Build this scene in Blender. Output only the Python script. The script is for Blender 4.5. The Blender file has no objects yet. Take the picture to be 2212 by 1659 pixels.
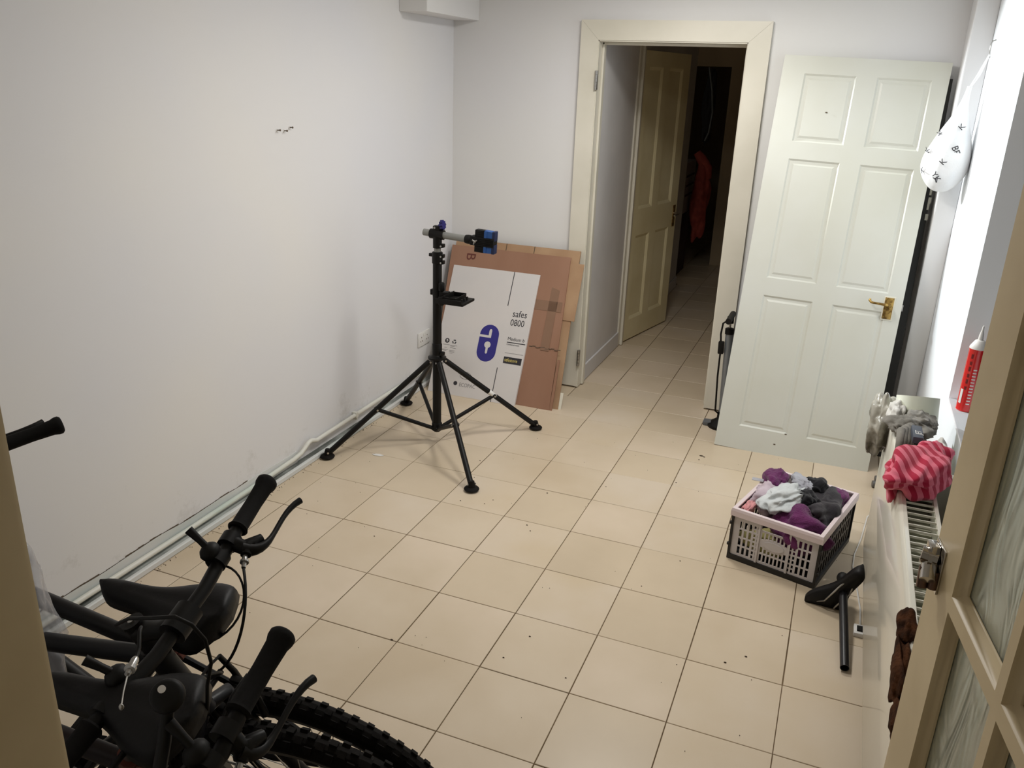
import bpy, bmesh, math, random
from mathutils import Vector, Matrix, noise, Euler
random.seed(7)
SC = bpy.context.scene
COL = SC.collection
PI = math.pi
# ------------------------------------------------------------------ camera, world, light, exposure
cam_d = bpy.data.cameras.new('camera')
cam_d.sensor_fit = 'HORIZONTAL'; cam_d.sensor_width = 36.0
cam_d.lens = 1800.0 / 2212.0 * 36.0
cam_d.clip_start = 0.02; cam_d.clip_end = 60
cam = bpy.data.objects.new('camera', cam_d); COL.objects.link(cam)
RT = Vector((0.92740541, 0.37255399, 0.03350702)); UP = Vector((-0.15770759, 0.30820785, 0.93815576))
FW = Vector((-0.33918655, 0.87533505, -0.34458822))
m = Matrix((RT, UP, -FW)).transposed().to_4x4(); m.translation = Vector((1.79639, -2.05825, 1.79646))
cam.matrix_world = m
SC.camera = cam
SC.view_settings.view_transform = 'Standard'; SC.view_settings.look = 'None'
SC.view_settings.exposure = 0.0; SC.view_settings.gamma = 1.0
SC.view_settings.use_curve_mapping = False
W = bpy.data.worlds.new('world'); SC.world = W; W.use_nodes = True
W.node_tree.nodes['Background'].inputs[0].default_value = (0.80, 0.70, 0.56, 1)
W.node_tree.nodes['Background'].inputs[1].default_value = 0.16

def lamp(name, kind, loc, energy, col, size=0.1, target=None, spot=None, blend=0.3):
    d = bpy.data.lights.new(name, kind); d.energy = energy; d.color = col
    if kind in ('POINT', 'SPOT'): d.shadow_soft_size = size
    if kind == 'AREA': d.shape = 'DISK'; d.size = size
    if kind == 'SPOT': d.spot_size = spot; d.spot_blend = blend
    o = bpy.data.objects.new(name, d); COL.objects.link(o); o.location = loc
    if target is not None:
        o.rotation_euler = (Vector(target) - Vector(loc)).to_track_quat('-Z', 'Y').to_euler()
    return o
lamp('room_light', 'AREA', (0.98, 0.48, 2.39), 16.5, (1.0, 0.98, 0.94), 0.30, (0.98, 0.48, 0))
lamp('room_light_far', 'AREA', (1.0, 1.65, 2.39), 20, (1.0, 0.98, 0.94), 0.45, (1.0, 1.50, 0))
lamp('spot_light', 'SPOT', (-0.18, 2.47, 2.34), 330, (0.90, 0.965, 1.0), 0.03, (2.28, 1.66, 1.48), math.radians(44), 0.45)

# ------------------------------------------------------------------ helpers
def lin(c):
    return tuple(((x / 255.0) / 12.92 if x <= 10 else (((x / 255.0) + 0.055) / 1.055) ** 2.4) for x in c)
MATS = {}
def mat(name, rgb, rough=0.6, metal=0.0, var=0.0, vscale=8.0, bump=0.0, bscale=60.0, spec=0.5, alpha=1.0,
        trans=0.0, rgb2=None, coat=0.0, sheen=0.0, stretch=(1, 1, 1), detail=4.0, ramp=(0.35, 0.65)):
    if name in MATS: return MATS[name]
    M = bpy.data.materials.new(name); M.use_nodes = True; nt = M.node_tree; N = nt.nodes; L = nt.links
    b = N['Principled BSDF']
    c = lin(rgb) + (1,)
    b.inputs['Base Color'].default_value = c; b.inputs['Roughness'].default_value = rough
    b.inputs['Metallic'].default_value = metal; b.inputs['Specular IOR Level'].default_value = spec
    b.inputs['Alpha'].default_value = alpha; b.inputs['Transmission Weight'].default_value = trans
    b.inputs['Coat Weight'].default_value = coat; b.inputs['Sheen Weight'].default_value = sheen
    tc = N.new('ShaderNodeTexCoord'); mp = N.new('ShaderNodeMapping'); mp.inputs['Scale'].default_value = stretch
    L.new(tc.outputs['Object'], mp.inputs['Vector'])
    nz = N.new('ShaderNodeTexNoise'); nz.inputs['Scale'].default_value = vscale; nz.inputs['Detail'].default_value = detail
    L.new(mp.outputs[0], nz.inputs['Vector'])
    rp = N.new('ShaderNodeValToRGB'); rp.color_ramp.elements[0].position = ramp[0]; rp.color_ramp.elements[1].position = ramp[1]
    c2 = lin(rgb2) if rgb2 else tuple(x * (1 - max(var, 0.04)) for x in c[:3])
    rp.color_ramp.elements[0].color = c; rp.color_ramp.elements[1].color = tuple(c2) + (1,)
    L.new(nz.outputs[0], rp.inputs[0]); L.new(rp.outputs[0], b.inputs['Base Color'])
    if bump > 0:
        n2 = N.new('ShaderNodeTexNoise'); n2.inputs['Scale'].default_value = bscale; n2.inputs['Detail'].default_value = 3
        L.new(mp.outputs[0], n2.inputs['Vector'])
        bp = N.new('ShaderNodeBump'); bp.inputs['Strength'].default_value = bump; bp.inputs['Distance'].default_value = 0.004
        L.new(n2.outputs[0], bp.inputs['Height']); L.new(bp.outputs[0], b.inputs['Normal'])
    MATS[name] = M
    return M

class MB:
    """collects shapes in one bmesh; build() links ONE object"""
    def __init__(s): s.b = bmesh.new(); s.M = Matrix.Identity(4)
    def v(s, p): return s.b.verts.new(s.M @ Vector(p))
    def f(s, vs):
        try: return s.b.faces.new(vs)
        except ValueError: return None
    def box(s, lo, hi, bev=0.0, mtx=None):
        bb = bmesh.new(); bmesh.ops.create_cube(bb, size=1)
        lo = Vector(lo); hi = Vector(hi); c = (lo + hi) / 2; d = hi - lo
        for v in bb.verts: v.co = Vector((v.co.x * d.x + c.x, v.co.y * d.y + c.y, v.co.z * d.z + c.z))
        if bev > 0: bmesh.ops.bevel(bb, geom=bb.edges[:], offset=bev, segments=2, affect='EDGES', profile=0.6)
        s._merge(bb, mtx); return s
    def _merge(s, bb, mtx=None):
        T = s.M @ mtx if mtx is not None else s.M
        mp = {}
        for v in bb.verts: mp[v] = s.b.verts.new(T @ v.co)
        for f in bb.faces: s.f([mp[v] for v in f.verts])
        bb.free()
    def ring(s, c, ax, r, n, rx=None):
        ax = Vector(ax).normalized(); u = ax.orthogonal().normalized() if rx is None else rx; w = ax.cross(u)
        return [s.v(Vector(c) + u * (r * math.cos(2 * PI * k / n)) + w * (r * math.sin(2 * PI * k / n))) for k in range(n)]
    def cyl(s, p0, p1, r0, r1=None, n=16, caps=True):
        r1 = r0 if r1 is None else r1; p0 = Vector(p0); p1 = Vector(p1); ax = p1 - p0
        a = s.ring(p0, ax, r0, n); b = s.ring(p1, ax, r1, n)
        for k in range(n): s.f([a[k], a[(k + 1) % n], b[(k + 1) % n], b[k]])
        if caps: s.f(a[::-1]); s.f(b)
        return s
    def lathe(s, p0, ax, prof, n=20, cap0=True, cap1=True):
        ax = Vector(ax).normalized(); u = ax.orthogonal().normalized(); p0 = Vector(p0); rr = []
        for (h, r) in prof: rr.append(s.ring(p0 + ax * h, ax, max(r, 1e-4), n, u))
        for i in range(len(rr) - 1):
            for k in range(n): s.f([rr[i][k], rr[i][(k + 1) % n], rr[i + 1][(k + 1) % n], rr[i + 1][k]])
        if cap0: s.f(rr[0][::-1])
        if cap1: s.f(rr[-1])
        return s
    def tube(s, pts, r, n=8, closed=False):
        P = [Vector(p) for p in pts]; rr = r if isinstance(r, (list, tuple)) else [r] * len(P)
        t0 = (P[1] - P[0]).normalized(); u = t0.orthogonal().normalized(); R = []
        for i, p in enumerate(P):
            if closed: t = (P[(i + 1) % len(P)] - P[i - 1]).normalized()
            else: t = (P[min(i + 1, len(P) - 1)] - P[max(i - 1, 0)]).normalized()
            u = (u - t * u.dot(t))
            u = u.normalized() if u.length > 1e-6 else t.orthogonal().normalized()
            w = t.cross(u)
            R.append([s.v(p + u * (rr[i] * math.cos(2 * PI * k / n)) + w * (rr[i] * math.sin(2 * PI * k / n))) for k in range(n)])
        for i in range(len(R) - (0 if closed else 1)):
            a = R[i]; b = R[(i + 1) % len(R)]
            for k in range(n): s.f([a[k], a[(k + 1) % n], b[(k + 1) % n], b[k]])
        if not closed: s.f(R[0][::-1]); s.f(R[-1])
        return s
    def ball(s, c, rad, seg=16, ring=10, mtx=None):
        bb = bmesh.new(); bmesh.ops.create_uvsphere(bb, u_segments=seg, v_segments=ring, radius=1)
        rad = Vector(rad) if not isinstance(rad, (int, float)) else Vector((rad,) * 3)
        for v in bb.verts: v.co = Vector(c) + Vector((v.co.x * rad.x, v.co.y * rad.y, v.co.z * rad.z))
        s._merge(bb, mtx); return s
    def prism(s, poly, d0, d1, axes=((1, 0, 0), (0, 0, 1), (0, 1, 0)), org=(0, 0, 0)):
        A, B, D = (Vector(x) for x in axes); O = Vector(org)
        a = [s.v(O + A * x + B * y + D * d0) for x, y in poly]; b = [s.v(O + A * x + B * y + D * d1) for x, y in poly]
        n = len(poly)
        s.f(a); s.f(b[::-1])
        for k in range(n): s.f([a[k], b[k], b[(k + 1) % n], a[(k + 1) % n]])
        return s
    def perf(s, xs, zs, holes, y0, y1):
        """panel in xz with rectangular holes, thickness y0..y1; xs, zs = (lo, hi)"""
        X = sorted(set([xs[0], xs[1]] + [h[i] for h in holes for i in (0, 1)])); Z = sorted(set([zs[0], zs[1]] + [h[i] for h in holes for i in (2, 3)]))
        X = [x for x in X if xs[0] - 1e-9 <= x <= xs[1] + 1e-9]; Z = [z for z in Z if zs[0] - 1e-9 <= z <= zs[1] + 1e-9]
        def solid(i, j):
            if i < 0 or j < 0 or i >= len(X) - 1 or j >= len(Z) - 1: return False
            cx = (X[i] + X[i + 1]) / 2; cz = (Z[j] + Z[j + 1]) / 2
            return not any(h[0] < cx < h[1] and h[2] < cz < h[3] for h in holes)
        cache = {}
        def g(i, j, k):
            if (i, j, k) not in cache: cache[(i, j, k)] = s.v((X[i], (y0, y1)[k], Z[j]))
            return cache[(i, j, k)]
        for i in range(len(X) - 1):
            for j in range(len(Z) - 1):
                if not solid(i, j): continue
                s.f([g(i, j, 0), g(i + 1, j, 0), g(i + 1, j + 1, 0), g(i, j + 1, 0)])
                s.f([g(i, j, 1), g(i, j + 1, 1), g(i + 1, j + 1, 1), g(i + 1, j, 1)])
                if not solid(i - 1, j): s.f([g(i, j, 0), g(i, j + 1, 0), g(i, j + 1, 1), g(i, j, 1)])
                if not solid(i + 1, j): s.f([g(i + 1, j, 0), g(i + 1, j, 1), g(i + 1, j + 1, 1), g(i + 1, j + 1, 0)])
                if not solid(i, j - 1): s.f([g(i, j, 0), g(i, j, 1), g(i + 1, j, 1), g(i + 1, j, 0)])
                if not solid(i, j + 1): s.f([g(i, j + 1, 0), g(i + 1, j + 1, 0), g(i + 1, j + 1, 1), g(i, j + 1, 1)])
        return s
    def build(s, name, m, parent=None, smooth=None, M=None, sub=0):
        bmesh.ops.recalc_face_normals(s.b, faces=s.b.faces[:])
        me = bpy.data.meshes.new(name); s.b.to_mesh(me); s.b.free(); me.materials.append(m)
        if smooth is not None:
            for p in me.polygons: p.use_smooth = True
            if smooth < 180: me.set_sharp_from_angle(angle=math.radians(smooth))
        o = bpy.data.objects.new(name, me); COL.objects.link(o)
        if parent is not None: o.parent = parent
        if M is not None: o.matrix_local = M
        if sub:
            md = o.modifiers.new('sub', 'SUBSURF'); md.levels = sub; md.render_levels = sub
        return o
def tag(o, label=None, cat=None, group=None, kind=None):
    if label: o['label'] = label
    if cat: o['category'] = cat
    if group: o['group'] = group
    if kind: o['kind'] = kind
    return o
def thing(name, label, cat, M=None, loc=None, group=None, kind=None):
    o = bpy.data.objects.new(name, None); COL.objects.link(o); o.empty_display_size = 0.05
    if M is not None: o.matrix_world = M
    elif loc is not None: o.matrix_world = Matrix.Translation(loc)
    return tag(o, label, cat, group, kind)
def text_obj(name, s, size, m, parent, M, align='LEFT', ext=0.0003, xs=1.0):
    cu = bpy.data.curves.new(name, 'FONT'); cu.body = s; cu.size = size; cu.extrude = ext; cu.align_x = align; cu.resolution_u = 3
    t = bpy.data.objects.new(name, cu); COL.objects.link(t)
    dg = bpy.context.evaluated_depsgraph_get(); me = bpy.data.meshes.new_from_object(t.evaluated_get(dg))
    bpy.data.objects.remove(t); me.materials.clear(); me.materials.append(m)
    me.transform(Matrix.Diagonal((xs, 1, 1, 1)))
    o = bpy.data.objects.new(name, me); COL.objects.link(o); o.parent = parent; o.matrix_local = M
    return o
UPRIGHT = Matrix.Rotation(PI / 2, 4, 'X')   # text plane -> xz plane facing -y
def Tm(x, y, z): return Matrix.Translation((x, y, z))
def frame(o, x, z):
    """matrix from origin, x axis and approximate z axis"""
    x = Vector(x).normalized(); z = Vector(z); z = (z - x * z.dot(x)).normalized(); y = z.cross(x)
    M = Matrix((x, y, z)).transposed().to_4x4(); M.translation = Vector(o); return M
def rnoise(p, sc, off): return 1 - abs(noise.noise(p * sc + off)) * 2
def crumple(name, c, rad, seed, amp, freq, m, parent=None, sub=5, flat=None, rot=None, fold=None, smooth=179, aniso=.22):
    bb = bmesh.new(); bmesh.ops.create_icosphere(bb, subdivisions=sub, radius=1)
    off = Vector((seed * 7.3, seed * 3.1, seed * 1.7)); R = Euler(rot or (0, 0, 0)).to_matrix(); rad = Vector(rad)
    Q = Euler((seed * 1.3, seed * .7, seed * 2.1)).to_matrix()
    def nn(p): return noise.noise(p)
    for v in bb.verts:
        n = v.co.normalized()
        w = n + 0.45 * Vector((nn(n * 1.1 + off), nn(n * 1.1 + off + Vector((9, 0, 0))), nn(n * 1.1 + off + Vector((0, 9, 0)))))
        w2 = w.zxy; w2.y *= .3; w = Q @ w; w.y *= aniso
        r1 = 1 - abs(nn(w * freq + off)) * 2.2
        r2 = 1 - abs(nn(w2 * freq * 1.7 + off * 1.7)) * 2.2
        d = 1 + amp * .62 * (r1 - 0.4) + amp * 0.30 * (r2 - 0.4) + 0.42 * nn(n * 1.5 + off)
        p = n * d
        if fold: p = fold(p)
        p = R @ Vector((p.x * rad.x, p.y * rad.y, p.z * rad.z)) + Vector(c)
        if flat is not None and p.z < flat: p.z = flat + 0.002 * noise.noise(p * 40)
        v.co = p
    mb = MB(); mb._merge(bb); return mb.build(name, m, parent, smooth)

# ------------------------------------------------------------------ materials
def wall_mat(name, rgb, rgb2, dirt=True):
    M = mat(name, rgb, 0.75, rgb2=rgb2, vscale=0.9, detail=2, bump=0.12, bscale=9, spec=0.25)
    nt = M.node_tree; N = nt.nodes; L = nt.links; b = N['Principled BSDF']
    src = b.inputs['Base Color'].links[0].from_socket
    geo = N.new('ShaderNodeNewGeometry'); sep = N.new('ShaderNodeSeparateXYZ'); L.new(geo.outputs['Position'], sep.inputs[0])
    # scattered dark mould / scuff marks, densest near the skirting
    n1 = N.new('ShaderNodeTexNoise'); n1.inputs['Scale'].default_value = 7; n1.inputs['Detail'].default_value = 8; n1.inputs['Roughness'].default_value = 0.7
    L.new(geo.outputs['Position'], n1.inputs['Vector'])
    mr = N.new('ShaderNodeMapRange'); mr.inputs['From Min'].default_value = 0.50; mr.inputs['From Max'].default_value = 0.03
    mr.inputs['To Min'].default_value = -0.74; mr.inputs['To Max'].default_value = -0.47
    L.new(sep.outputs['Z'], mr.inputs['Value'])
    ad = N.new('ShaderNodeMath'); ad.operation = 'ADD'; L.new(n1.outputs[0], ad.inputs[0]); L.new(mr.outputs[0], ad.inputs[1])
    mu = N.new('ShaderNodeMath'); mu.operation = 'MULTIPLY'; mu.inputs[1].default_value = 1.5 if dirt else 0.0; mu.use_clamp = True; L.new(ad.outputs[0], mu.inputs[0])
    mx = N.new('ShaderNodeMix'); mx.data_type = 'RGBA'; L.new(mu.outputs[0], mx.inputs['Factor'])
    L.new(src, mx.inputs['A']); mx.inputs['B'].default_value = lin((120, 112, 92)) + (1,)
    L.new(mx.outputs['Result'], b.inputs['Base Color'])
    return M
WALL = wall_mat('wall_paint', (228, 226, 224), (222, 222, 226))
WALLB = wall_mat('wall_paint_back', (228, 227, 224), (224, 223, 224), False)
WALLR = mat('wall_paint_right', (242, 244, 246), 0.6, rgb2=(236, 240, 244), vscale=1.5, bump=0.08, bscale=8)
CEIL = mat('ceiling_paint', (236, 234, 230), 0.8)
TRIM = mat('trim_gloss', (224, 219, 205), 0.35, rgb2=(214, 209, 194), vscale=3, bump=0.05, bscale=20)
TRIMN = mat('trim_near', (226, 207, 168), 0.4, rgb2=(212, 192, 152), vscale=6, bump=0.05, bscale=20)
LEAF = mat('door_white', (212, 213, 205), 0.42, rgb2=(206, 206, 194), vscale=1.8, bump=0.03, bscale=12)
HALLDOOR = mat('door_yellowed', (224, 214, 178), 0.4, rgb2=(212, 200, 160), vscale=3)
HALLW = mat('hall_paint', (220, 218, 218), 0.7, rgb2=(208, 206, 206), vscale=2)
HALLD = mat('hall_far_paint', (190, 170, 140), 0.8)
GROUT = mat('grout', (92, 74, 50), 0.9, rgb2=(120, 100, 74), vscale=5)
TILES = [mat('tile_%d' % i, a, 0.34, rgb2=b_, vscale=2.2, bump=0.03, bscale=14, detail=6, spec=0.4) for i, (a, b_) in enumerate((
    ((212, 196, 173), (201, 183, 157)), ((216, 199, 177), (204, 187, 162)), ((210, 193, 168), (200, 183, 158)), ((214, 199, 179), (206, 188, 161))))]
BLACKM = mat('black_metal', (12, 11, 11), 0.45, bump=0.02, rgb2=(17, 15, 14), spec=.25)
BLACKP = mat('black_plastic', (13, 12, 11), 0.55, rgb2=(18, 16, 14), spec=.25)
RUBBER = mat('rubber', (13, 11, 10), 0.8, rgb2=(22, 18, 15), bump=0.2, bscale=120, spec=.2)
GREYT = mat('grey_tube', (142, 142, 138), 0.35, metal=0.3)
STEEL = mat('steel', (176, 174, 170), 0.28, metal=0.9)
CHROME = mat('chrome', (190, 186, 180), 0.14, metal=1.0)
BLUE = mat('blue_rubber', (38, 84, 150), 0.5); BLUED = mat('blue_knob', (28, 26, 96), 0.4)
CARD = mat('cardboard', (158, 120, 98), 0.9, rgb2=(146, 108, 86), vscale=4, bump=0.15, bscale=40, stretch=(1, 1, .3))
CARD2 = mat('cardboard_light', (176, 144, 112), 0.9, rgb2=(160, 126, 96), vscale=5, bump=0.15, bscale=40)
TAPEB = mat('brown_tape', (138, 106, 84), 0.35)
WCARD = mat('white_card', (216, 210, 206), 0.6, rgb2=(210, 206, 204), vscale=3)
NAVY = mat('navy_ink', (44, 38, 128), 0.6); INK = mat('dark_ink', (44, 42, 48), 0.7); INKY = mat('yellow_ink', (214, 196, 110), 0.6)
BRASS = mat('brass', (176, 146, 84), 0.35, metal=0.85, rgb2=(120, 92, 50), vscale=60, ramp=(.45, .6))
PAINTCHIP = mat('chipped_paint', (226, 222, 206), 0.6)
WHITEP = mat('white_plastic', (228, 226, 222), 0.4)
RAD = mat('radiator_enamel', (232, 228, 214), 0.22, rgb2=(226, 222, 208), vscale=2, coat=0.3)
RADD = mat('radiator_inside', (178, 178, 158), 0.6)
BLACKB = mat('black_board', (30, 28, 24), 0.6)

# ------------------------------------------------------------------ floor with separate tiles
XL, XR, YB, YF, ZC = -0.4635, 2.28, 2.645, -1.70, 2.42
floor = MB().box((-0.62, -3.2, -0.08), (3.2, 10.5, -0.0035)).build('floor', GROUT); tag(floor, kind='structure')
gx = [-0.6069, -0.3003, 0.0063, 0.3131, 0.6204, 0.9253, 1.2309, 1.5379, 1.8464, 2.1552, 2.464]
gy = [-0.3232 - 0.3105 * k for k in range(5, 0, -1)] + [-0.3232, -0.0116, 0.3046, 0.6195, 0.937, 1.2478, 1.5566, 1.8592, 2.1592, 2.4657, 2.759, 3.067, 3.361, 3.666, 3.98]
while gy[-1] < 9.3: gy.append(gy[-1] + 0.309)
HXL, HXR = 0.407, 1.21
def add_tile(x0, x1, y0, y1):
    if x1 - x0 < 0.02 or y1 - y0 < 0.02: return
    gw = random.uniform(0.0011, 0.0021)
    mb = MB(); dz = random.uniform(-0.0004, 0.0006)
    lo = (x0 + gw, y0 + gw * .8, -0.003); hi = (x1 - gw, y1 - gw * .8, dz)
    vb = [mb.v((lo[0], lo[1], lo[2])), mb.v((hi[0], lo[1], lo[2])), mb.v((hi[0], hi[1], lo[2])), mb.v((lo[0], hi[1], lo[2]))]
    e = 0.0012
    vm = [mb.v((lo[0], lo[1], dz - e)), mb.v((hi[0], lo[1], dz - e)), mb.v((hi[0], hi[1], dz - e)), mb.v((lo[0], hi[1], dz - e))]
    vt = [mb.v((lo[0] + e, lo[1] + e, dz)), mb.v((hi[0] - e, lo[1] + e, dz)), mb.v((hi[0] - e, hi[1] - e, dz)), mb.v((lo[0] + e, hi[1] - e, dz))]
    for a, b in ((vb, vm), (vm, vt)):
        for k in range(4): mb.f([a[k], a[(k + 1) % 4], b[(k + 1) % 4], b[k]])
    mb.f(vt)
    mb.build('tile', random.choice(TILES), floor)
for i in range(len(gx) - 1):
    for j in range(len(gy) - 1):
        x0, x1, y0, y1 = gx[i], gx[i + 1], gy[j], gy[j + 1]
        if y1 <= 2.5:
            add_tile(max(x0, XL), min(x1, XR), y0, y1)
        elif y0 < 2.5:
            pass
        if y0 >= 2.46:
            a, b = max(x0, HXL), min(x1, HXR + .05)
            if y0 < YB:
                if x0 < HXL < x1: add_tile(x0, HXL, y0, YB); add_tile(HXL, x1, y0, y1)
                elif x0 > HXL - .01 and x1 < HXR + .05: add_tile(x0, x1, y0, y1)
                else: add_tile(max(x0, XL), min(x1, XR), y0, YB)
            elif y0 < 5.6: add_tile(a, b, y0, y1)
            else: add_tile(max(x0, -0.6), b, y0, y1)

# ------------------------------------------------------------------ walls, ceiling
wl = MB().box((XL - 0.12, YF - 0.1, 0), (XL, YB + 0.1, ZC)).build('wall_left', WALL); tag(wl, kind='structure')
DX0, DX1, DZ = 0.40, 1.206, 2.015           # rough opening of the far doorway
wb = MB().perf((XL, XR), (0, ZC), [(DX0, DX1, -1, DZ)], YB, YB + 0.10).build('wall_back', WALLB); tag(wb, kind='structure')
# window recess in the right wall
WY0, WY1, WZ0, WZ1 = -0.25, 1.385, 0.690, 2.12
mb = MB(); mb.M = Matrix.Rotation(PI / 2, 4, 'Z')
mb.perf((YF - 0.1, YB + 0.1), (0, ZC), [(WY0, WY1, WZ0, WZ1)], -(XR + 0.30), -XR)
wr = mb.build('wall_right', WALLR); tag(wr, kind='structure')
cl = MB().box((-0.62, YF - 0.1, ZC), (XR + 0.3, 10.5, ZC + 0.1)).build('ceiling', CEIL); tag(cl, kind='structure')
# wall the camera looks through, doorway 1.316 .. 2.13
mb = MB().perf((XL - .12, XR + 0.3), (0, ZC), [(1.262, 2.155, -1, 2.06)], YF - 0.10, YF)
wf = mb.build('wall_front', WALLB); tag(wf, kind='structure')
# boxed-in pipe under the ceiling, far left corner
bx = MB().box((XL, 2.005, 2.095), (-0.305, YB, ZC), 0.003).build('trim_1', WALLB); tag(bx, kind='structure')
bx = MB().box((2.187, 2.440, 0), (XR, YB, ZC), 0.006).build('trim_2', WALLB); tag(bx, kind='structure')
# left skirting ledge
BB = mat('skirting_paint', (216, 216, 214), 0.5, rgb2=(196, 204, 202), vscale=5, stretch=(1, .25, 1), ramp=(.5, .72))
DUST = mat('dusty_ledge', (170, 174, 170), 0.8, rgb2=(84, 88, 84), vscale=9, stretch=(1, .35, 1), ramp=(.42, .62))
mb = MB(); mb.prism([(XL, 0.003), (-0.425, 0.003), (-0.425, 0.021), (-0.429, 0.025), (-0.437, 0.027), (-0.437, 0.022), (XL, 0.022)], -1.6, YB, ((1, 0, 0), (0, 0, 1), (0, 1, 0)))
bl = mb.build('baseboard_left', BB); tag(bl, kind='structure')
MB().prism([(XL, 0.022), (-0.4372, 0.022), (-0.4372, 0.026), (XL, 0.031)], -1.6, YB, ((1, 0, 0), (0, 0, 1), (0, 1, 0))).build('dusty_ledge', DUST, bl)
# ragged plaster edge above the skirting (near half of the wall)
mb = MB(); ys = [-1.6 + k * 0.03 for k in range(86)]
top = [0.090 + 0.008 * noise.noise(Vector((y * 6, 1.3, 0))) for y in ys]
for k in range(len(ys) - 1):
    a = [mb.v((XL + .0005, ys[k], 0.03)), mb.v((XL + .0005, ys[k + 1], 0.03)), mb.v((XL + .0045, ys[k + 1], 0.03)), mb.v((XL + .0045, ys[k], 0.03))]
    b = [mb.v((XL + .0005, ys[k], top[k])), mb.v((XL + .0005, ys[k + 1], top[k + 1])), mb.v((XL + .0045, ys[k + 1], top[k + 1])), mb.v((XL + .0045, ys[k], top[k]))]
    for q in range(4): mb.f([a[q], a[(q + 1) % 4], b[(q + 1) % 4], b[q]])
    mb.f(b)
pl = mb.build('trim_3', BB); tag(pl, kind='structure')
CR = mat('crack_dark', (92, 78, 62), 0.9)
mb = MB()
for k in range(len(ys) - 12):
    if noise.noise(Vector((ys[k] * 2.1, 4, 0))) > -0.25:
        mb.box((XL + .0003, ys[k], min(top[k], top[k + 1])), (XL + .0012, ys[k + 1], min(top[k], top[k + 1]) + 0.002 + 0.005 * random.random()))
cr = mb.build('crack', CR, wl)
# pipe on the left wall
def pipe(name, pts, r, m, label):
    mb = MB(); mb.tube(pts, r, 12); o = mb.build(name, m, None, 60); tag(o, label, 'pipe'); return o
PP = mat('pipe_paint', (220, 219, 210), 0.35, rgb2=(168, 196, 186), vscale=4, stretch=(1, .4, 1), ramp=(.5, .78))
pts = [(-0.447, -1.6, 0.052), (-0.447, 0.2, 0.054), (-0.446, 0.70, 0.060), (-0.445, 0.90, 0.066), (-0.444, 0.96, 0.074), (-0.441, 0.99, 0.092), (-0.438, 1.012, 0.108), (-0.438, 1.035, 0.112), (-0.439, 1.060, 0.103), (-0.442, 1.085, 0.092), (-0.445, 1.12, 0.090), (-0.447, 1.8, 0.096), (-0.447, 2.62, 0.098)]
p1 = pipe('heating_pipe', pts, 0.0105, PP, 'cream painted heating pipe with a small kink, running above the left skirting')
MB().box((XL, 1.44, 0.078), (-0.434, 1.462, 0.110), .005).build('pipe_clip', PP, p1)
MB().box((XL, 1.452, 0.062), (-0.440, 1.462, 0.082), .003).build('pipe_clip', PP, p1)

# ------------------------------------------------------------------ far doorway frame
d1 = thing('door_1', None, None, loc=(0, 0, 0), kind='structure')
AX0, AX1, AZ = 0.312, 1.312, 2.105; IX0, IX1, IZ = 0.413, 1.202, 2.004   # architrave outer / inner
def arch(poly): 
    mb = MB(); mb.prism(poly, YB - 0.026, YB, ((1, 0, 0), (0, 0, 1), (0, 1, 0))); return mb
arch([(AX0, 0.012), (IX0, 0.012), (IX0, IZ), (AX0, AZ)]).build('architrave', TRIM, d1)
arch([(IX1, 0.012), (AX1, 0.012), (AX1, AZ), (IX1, IZ)]).build('architrave', TRIM, d1)
arch([(AX0 + .0006, AZ), (IX0 + .0004, IZ + .0005), (IX1 - .0004, IZ + .0005), (AX1 - .0006, AZ)]).build('architrave', TRIM, d1)
for (a, b) in (((IX0 - .014, YB - .02, 0.006), (IX0 + .004, YB + .115, IZ)), ((IX1 - .004, YB - .02, 0.006), (IX1 + .012, YB + .115, IZ)), ((IX0, YB - .02, IZ - .006), (IX1, YB + .115, IZ + .01))):
    MB().box(a, b).build('lining', TRIM, d1)
for (a, b) in (((IX0 + .004, YB + .045, 0.006), (IX0 + .017, YB + .085, IZ)), ((IX1 - .016, YB + .045, 0.006), (IX1 - .004, YB + .085, IZ)), ((IX0, YB + .045, IZ - .02), (IX1, YB + .085, IZ - .006))):
    MB().box(a, b, .003).build('door_stop', TRIM, d1)
for hz in (0.20, 1.80):
    mb = MB(); mb.box((IX0 - .006, YB - .032, hz - .05), (IX0 + .010, YB - .022, hz + .05), .001)
    for k in range(5): mb.cyl((IX0 + .002, YB - .036, hz - .05 + k * .02 + .001), (IX0 + .002, YB - .036, hz - .05 + k * .02 + .019), .007, n=10)
    mb.build('hinge', STEEL, d1, 40)
# hallway beyond
hl = MB().box((0.30, YB + .10, 0), (HXL, 5.68, ZC)).build('wall_hall_left', HALLW); tag(hl, kind='structure')
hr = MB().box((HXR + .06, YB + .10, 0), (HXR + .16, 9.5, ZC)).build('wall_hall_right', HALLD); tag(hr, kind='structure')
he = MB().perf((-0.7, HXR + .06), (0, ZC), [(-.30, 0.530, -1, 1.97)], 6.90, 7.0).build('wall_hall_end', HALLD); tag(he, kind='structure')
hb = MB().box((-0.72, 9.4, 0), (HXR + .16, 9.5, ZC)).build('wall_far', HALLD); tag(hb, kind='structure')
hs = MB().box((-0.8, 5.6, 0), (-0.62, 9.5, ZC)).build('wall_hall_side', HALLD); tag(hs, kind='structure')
mb = MB().box((HXL, YB + .12, 0.004), (HXL + .012, 3.58, 0.11), .004); tag(mb.build('baseboard_hall', HALLW), kind='structure')
mb = MB().box((HXL, 3.75, 0.004), (HXL + .014, 5.68, 0.10), .004); tag(mb.build('baseboard_hall_far', HALLW), kind='structure')
d2 = thing('door_2', None, None, loc=(0, 0, 0), kind='structure')
MB().box((HXL, 3.575, 0.004), (HXL + .012, 3.66, 2.10), .003).build('architrave', TRIM, d2)
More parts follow.
